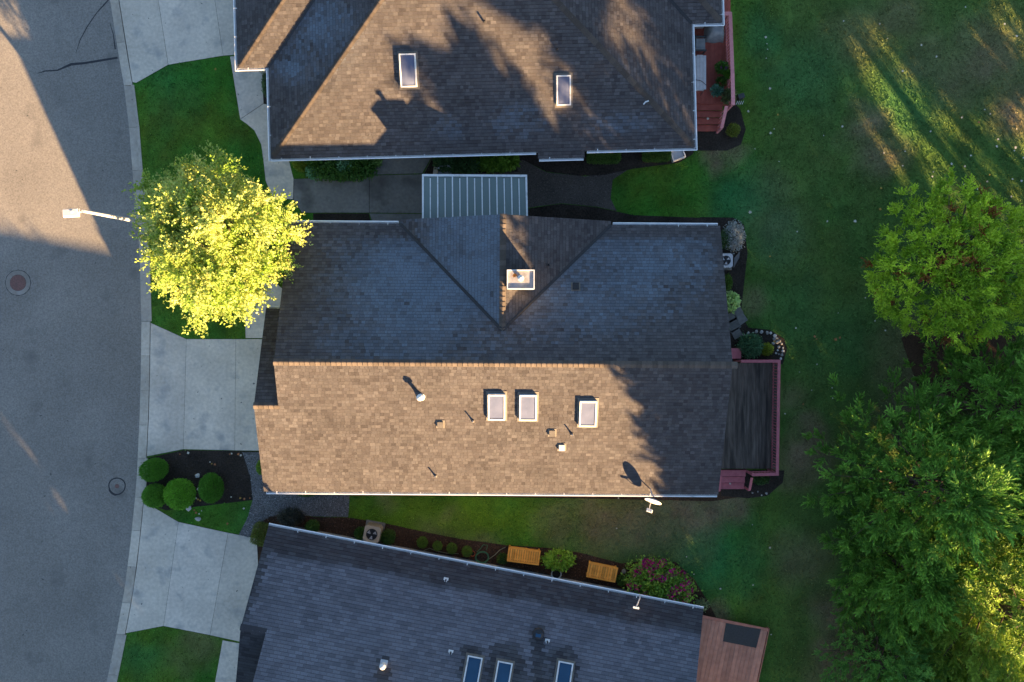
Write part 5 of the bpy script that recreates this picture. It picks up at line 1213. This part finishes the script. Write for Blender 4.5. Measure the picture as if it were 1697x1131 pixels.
# ================================================================== fallen leaves
def leaf_mesh(col, seed):
    r_ = random.Random(seed); q = MB(); pts = []; n = 14
    for i in range(n):
        t = 2 * math.pi * i / n; rr = (1.0 if i % 2 == 0 else .55) * r_.uniform(.75, 1.1); pts.append((rr * math.cos(t) * .5, rr * math.sin(t) * .5, .12 * rr * rr + r_.uniform(-.05, .05)))
    q.add([(0, 0, .05)] + pts, [(0, 1 + i, 1 + (i + 1) % n) for i in range(n)], col); return q.mesh('fallen_leaf', M_dry)
pale = [leaf_mesh((.58, .54, .45), i) for i in range(3)] + [leaf_mesh((.5, .46, .36), 5)]; gold = [leaf_mesh((.42, .26, .06), 7), leaf_mesh((.4, .16, .07), 8)]
def leaf(px, py, s_, me, label, group, z=.03, lift=None):
    p = P(px, py, z); o = bpy.data.objects.new('fallen_leaf', me); C.objects.link(o); o.location = p; o.scale = (s_, s_, s_ * .7); o.rotation_euler = (random.uniform(-.25, .25), random.uniform(-.25, .25), random.uniform(0, 6)); WOFF[o.name] = p; tag(o, label, 'leaf', group)
LMK = [(1215, 100, 'red deck'), (1590, 340, 'rounded evergreen'), (1430, 215, 'sunlit patch of lawn'), (1260, 570, 'river stone border'), (1300, 690, 'weathered deck'), (1440, 640, 'widest cypress'), (1100, 930, 'magenta hydrangea'), (1280, 1050, 'terracotta deck'), (1080, 830, 'satellite dish'), (1240, 380, 'grey lavender like shrub'), (1300, 930, 'lower lawn between hydrangea and cypresses'), (1690, 60, 'outer end of the back lawn'), (1480, 40, 'open middle of the back lawn'), (1400, 400, 'shaded lawn before the rounded evergreen')]
def near(x, y): return min(LMK, key=lambda a: (a[0] - x) ** 2 + (a[1] - y) ** 2)[2]
def big(s_): return 'large' if s_ >= 7 else ('medium sized' if s_ >= 5 else 'small')
LW = [(1269, 62, 6), (1271, 73, 3), (1272, 82, 3), (1270, 97, 3), (1276, 147, 7), (1240, 185, 6), (1277, 221, 7), (1283, 214, 3), (1243, 352, 8), (1251, 247, 3), (1291, 268, 3), (1398, 35, 4), (1458, 40, 4), (1471, 64, 3), (1396, 210, 6), (1365, 225, 3), (1527, 75, 6), (1552, 94, 5), (1496, 118, 6), (1600, 12, 4), (1665, 40, 5), (1685, 60, 6), (1685, 214, 3), (1465, 254, 5), (1500, 251, 5), (1542, 218, 5), (1594, 195, 5), (1632, 182, 4), (1641, 189, 4), (1577, 272, 7), (1599, 276, 5), (1547, 285, 4), (1545, 293, 5), (1652, 243, 7), (1683, 245, 7), (1681, 250, 4), (1609, 258, 5), (1654, 231, 5), (1696, 262, 5), (1678, 297, 5), (1693, 300, 6), (1636, 301, 5), (1597, 306, 4), (1597, 314, 4), (1620, 314, 5), (1574, 299, 3), (1676, 326, 5), (1671, 338, 4), (1679, 352, 5), (1496, 275, 4), (1371, 367, 5), (1417, 367, 8), (1321, 384, 4), (1389, 519, 3), (1434, 494, 4), (1467, 548, 5), (1319, 544, 5), (1354, 604, 4), (1379, 643, 4), (1380, 660, 4), (1345, 647, 3), (1301, 686, 4), (1325, 617, 3), (1450, 532, 4), (1022, 876, 4), (1276, 908, 6), (1194, 976, 5), (1150, 952, 3), (1248, 970, 4), (1278, 1052, 4), (1138, 923, 3), (1247, 870, 3), (1080, 822, 3), (1025, 826, 4), (1196, 213 , 3)]
for (x, y, s_) in LW: leaf(x, y, s_ / 36.5 * .85, random.choice(pale), big(s_) + ' pale dry leaf fallen near the ' + near(x, y), 'pale leaves on the back lawn')
LG = [(1459, 347, 6), (1350, 558, 6), (1353, 562, 4), (1331, 670, 4), (1385, 563, 7), (1392, 560, 5), (1289, 190, 4), (1622, 203, 5), (1640, 290, 4), (1276, 425, 4), (1460, 312, 5), (1283, 567, 5)]
for (x, y, s_) in LG: leaf(x, y, s_ / 36.5, random.choice(gold), big(s_) + ' golden brown leaf fallen near the ' + near(x, y), 'golden leaves on the back lawn')
for (x, y) in ((381, 753), (384, 752), (395, 753), (399, 755), (312, 751), (298, 753), (351, 769), (356, 770), (348, 766), (398, 826), (405, 827), (414, 826), (383, 824), (404, 843), (325, 850), (330, 852), (334, 847), (322, 846), (328, 828), (325, 826), (332, 830), (377, 868)): leaf(x, y, random.uniform(.08, .16), random.choice(gold + pale[:1]), 'small fallen leaf near the ' + min(((390, 753, 'garage side of the middle driveway'), (303, 751, 'flared edge of the middle driveway'), (351, 768, 'round stepping stone and oval shrub'), (400, 826, 'gravel end of the small front lawn'), (328, 850, 'pinkish boulder on the small front lawn, standing in for a reddish plant'), (328, 828, 'larger bright green clipped shrub')), key=lambda a: (a[0] - x) ** 2 + (a[1] - y) ** 2)[2], 'leaves around the front bed')  # leaves by the boulder and bright shrub stand in for small reddish plants
for k in range(26): leaf(*((lambda t: (kerb_px(t) + 14, t))(random.choice((random.uniform(150, 240), random.uniform(440, 530))))), random.uniform(.05, .10), gold[1], 'tiny reddish leaf lying in the gutter below the maple', 'reddish leaves in the gutter', z=-.05)
leaf(357, 115, .13, gold[0], 'single brown leaf on the lawn beside the upper driveway', None)
leaf(1210, 802, .11, pale[0], 'pale leaf on the maroon deck steps', None, z=.3)
leaf(1173, 197, .14, pale[0], 'pale leaf on the red deck steps', None, z=.32)
leaf(853, 457, .26, leaf_mesh((.5, .15, .02), 12), 'orange maple leaf lying on the white chimney cap', None, z=4.95)

# ================================================================== what nobody could count: grass, gravel, mulch
def inside(poly, X, Y):
    r_ = np.zeros(len(X), bool); n = len(poly)
    for i in range(n):
        x0, y0 = poly[i]; x1, y1 = poly[(i + 1) % n]
        c_ = ((y0 > Y) != (y1 > Y)) & (X < (x1 - x0) * (Y - y0) / ((y1 - y0) if y1 != y0 else 1e-9) + x0); r_ ^= c_
    return r_
for f, cs in ((HM, [(XG, YS + .3), (XE - .3, YS + .3), (XE - .3, YN - .3), (XW, YN - .3), (XW, YGN), (XG, YGN)]), (lambda x, y, z: HT(x, y), [(0, .3), (W2 - .3, .3), (W2 - .3, 5.3), (19, 5.3), (19, 13), (-1, 13), (-1, 4), (0, 4)]), (HB, [(0, .3), (L3 - .3, .3), (L3 - .3, 12), (0, 12)])):
    MASK.append([tuple(f(x, y, 0).xy) for x, y in cs])
N_ = 300000
X = rng.uniform(-18, 25, N_); Y = rng.uniform(-16.5, 16.5, N_)
kxs = np.interp(Y, np.linspace(-17, 17, 200), [kx(y) for y in np.linspace(-17, 17, 200)]) + GW + CW + .03
ok = X > kxs
for m_ in MASK: ok &= ~inside(m_, X, Y)
X = X[ok]; Y = Y[ok]; n = len(X)
th_ = fbm(X * 2.5, Y * 2.5 + 11, 3); hgt = rng.uniform(.04, .085, n) * (.6 + .9 * th_)
B = np.stack([X, Y, np.full(n, -.002)], 1); D = rdir(n, 1.1); D[:, 2] = np.abs(D[:, 2])
side = unit(np.cross(D, rdir(n))); w_ = rng.uniform(.014, .03, n)[:, None]
V = np.stack([B - side * w_, B + side * w_, B + D * hgt[:, None]], 1).reshape(-1, 3)
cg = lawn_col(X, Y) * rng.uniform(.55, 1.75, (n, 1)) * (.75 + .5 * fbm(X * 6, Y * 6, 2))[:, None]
gr = np_mesh('grass', V, np.arange(3 * n).reshape(-1, 3), np.repeat(cg, 3, 0), M_grass); tag(gr, 'short mown grass covering the lawns around the houses', 'grass', kind='stuff')
def scatter(name, polys, n, size, cols, label, cat, z=.02):
    P_ = [[tuple(P(*p).xy) for p in pl] for pl in polys]; out = []
    allp = np.array([p for pl in P_ for p in pl]); lo, hi = allp.min(0), allp.max(0)
    X = rng.uniform(lo[0], hi[0], n * 6); Y = rng.uniform(lo[1], hi[1], n * 6); ok = np.zeros(len(X), bool)
    for pl in P_: ok |= inside(pl, X, Y)
    X = X[ok][:n]; Y = Y[ok][:n]; n = len(X); s_ = rng.uniform(.5, 1.4, n) * size; a = rng.uniform(0, 6.28, n)
    base = np.stack([X, Y, np.full(n, z)], 1); off = []
    for k in range(4): t = a + k * 1.571 + rng.normal(0, .25, n); off.append(np.stack([np.cos(t), np.sin(t), rng.uniform(-.1, .25, n)], 1) * s_[:, None])
    apex = base + np.stack([rng.normal(0, .1, n) * s_, rng.normal(0, .1, n) * s_, s_ * rng.uniform(.4, .9, n)], 1)
    V = np.stack([base + off[0], base + off[1], base + off[2], base + off[3], apex], 1).reshape(-1, 3); b_ = (np.arange(n) * 5)[:, None]
    F = np.concatenate([b_ + np.array(f) for f in ((0, 1, 4), (1, 2, 4), (2, 3, 4), (3, 0, 4))])
    c_ = np.array(cols)[rng.choice(len(cols), n)] * rng.uniform(.7, 1.3, (n, 1))
    o = np_mesh(name, V, F, np.repeat(c_, 5, 0), M_chip); tag(o, label, cat, kind='stuff')
scatter('gravel', [[(402, 750), (440, 750), (450, 812), (580, 812), (577, 857), (520, 856), (470, 850), (442, 861), (426, 878), (412, 891), (396, 886), (411, 858), (419, 828), (415, 790)]], 7000, .022, [(.1, .1, .105), (.17, .165, .165), (.27, .265, .265), (.08, .075, .07)], 'grey crushed gravel of the path beside the garage', 'gravel', .014)
scatter('gravel', [[(716, 262), (866, 265), (905, 286), (970, 293), (1040, 282), (1015, 298), (1012, 330), (1022, 350), (990, 343), (930, 337), (873, 345), (866, 365), (701, 365), (701, 290)]], 9000, .022, [(.09, .075, .06), (.13, .11, .09), (.06, .05, .045)], 'brown crushed gravel of the yard beside the patio cover', 'gravel', .008)
scatter('mulch', [[(430, 868), (445, 857), (475, 850), (520, 857), (577, 858), (640, 868), (700, 881), (760, 893), (840, 904), (905, 908), (960, 916), (1030, 934), (1075, 930), (1120, 932), (1150, 960), (1175, 1000), (1165, 1030), (440, 890)]], 9000, .03, [(.05, .028, .018), (.085, .045, .028), (.03, .02, .015), (.12, .06, .035)], 'reddish bark mulch of the bed below the blue grey roof', 'mulch', .016)
scatter('mulch', [[(246, 759), (305, 746), (420, 749), (415, 790), (420, 829), (275, 846), (243, 834), (240, 795)], [(1180, 360), (1215, 361), (1233, 373), (1239, 420), (1232, 480), (1228, 520), (1240, 543), (1275, 547), (1300, 562), (1304, 580), (1297, 604), (1180, 604)], [(873, 347), (930, 338), (990, 344), (1050, 357), (1130, 360), (1170, 362), (1170, 380), (873, 380)]], 7000, .025, [(.03, .025, .022), (.05, .04, .033), (.02, .017, .015)], 'dark crumbly soil of the planting beds', 'soil', .008)
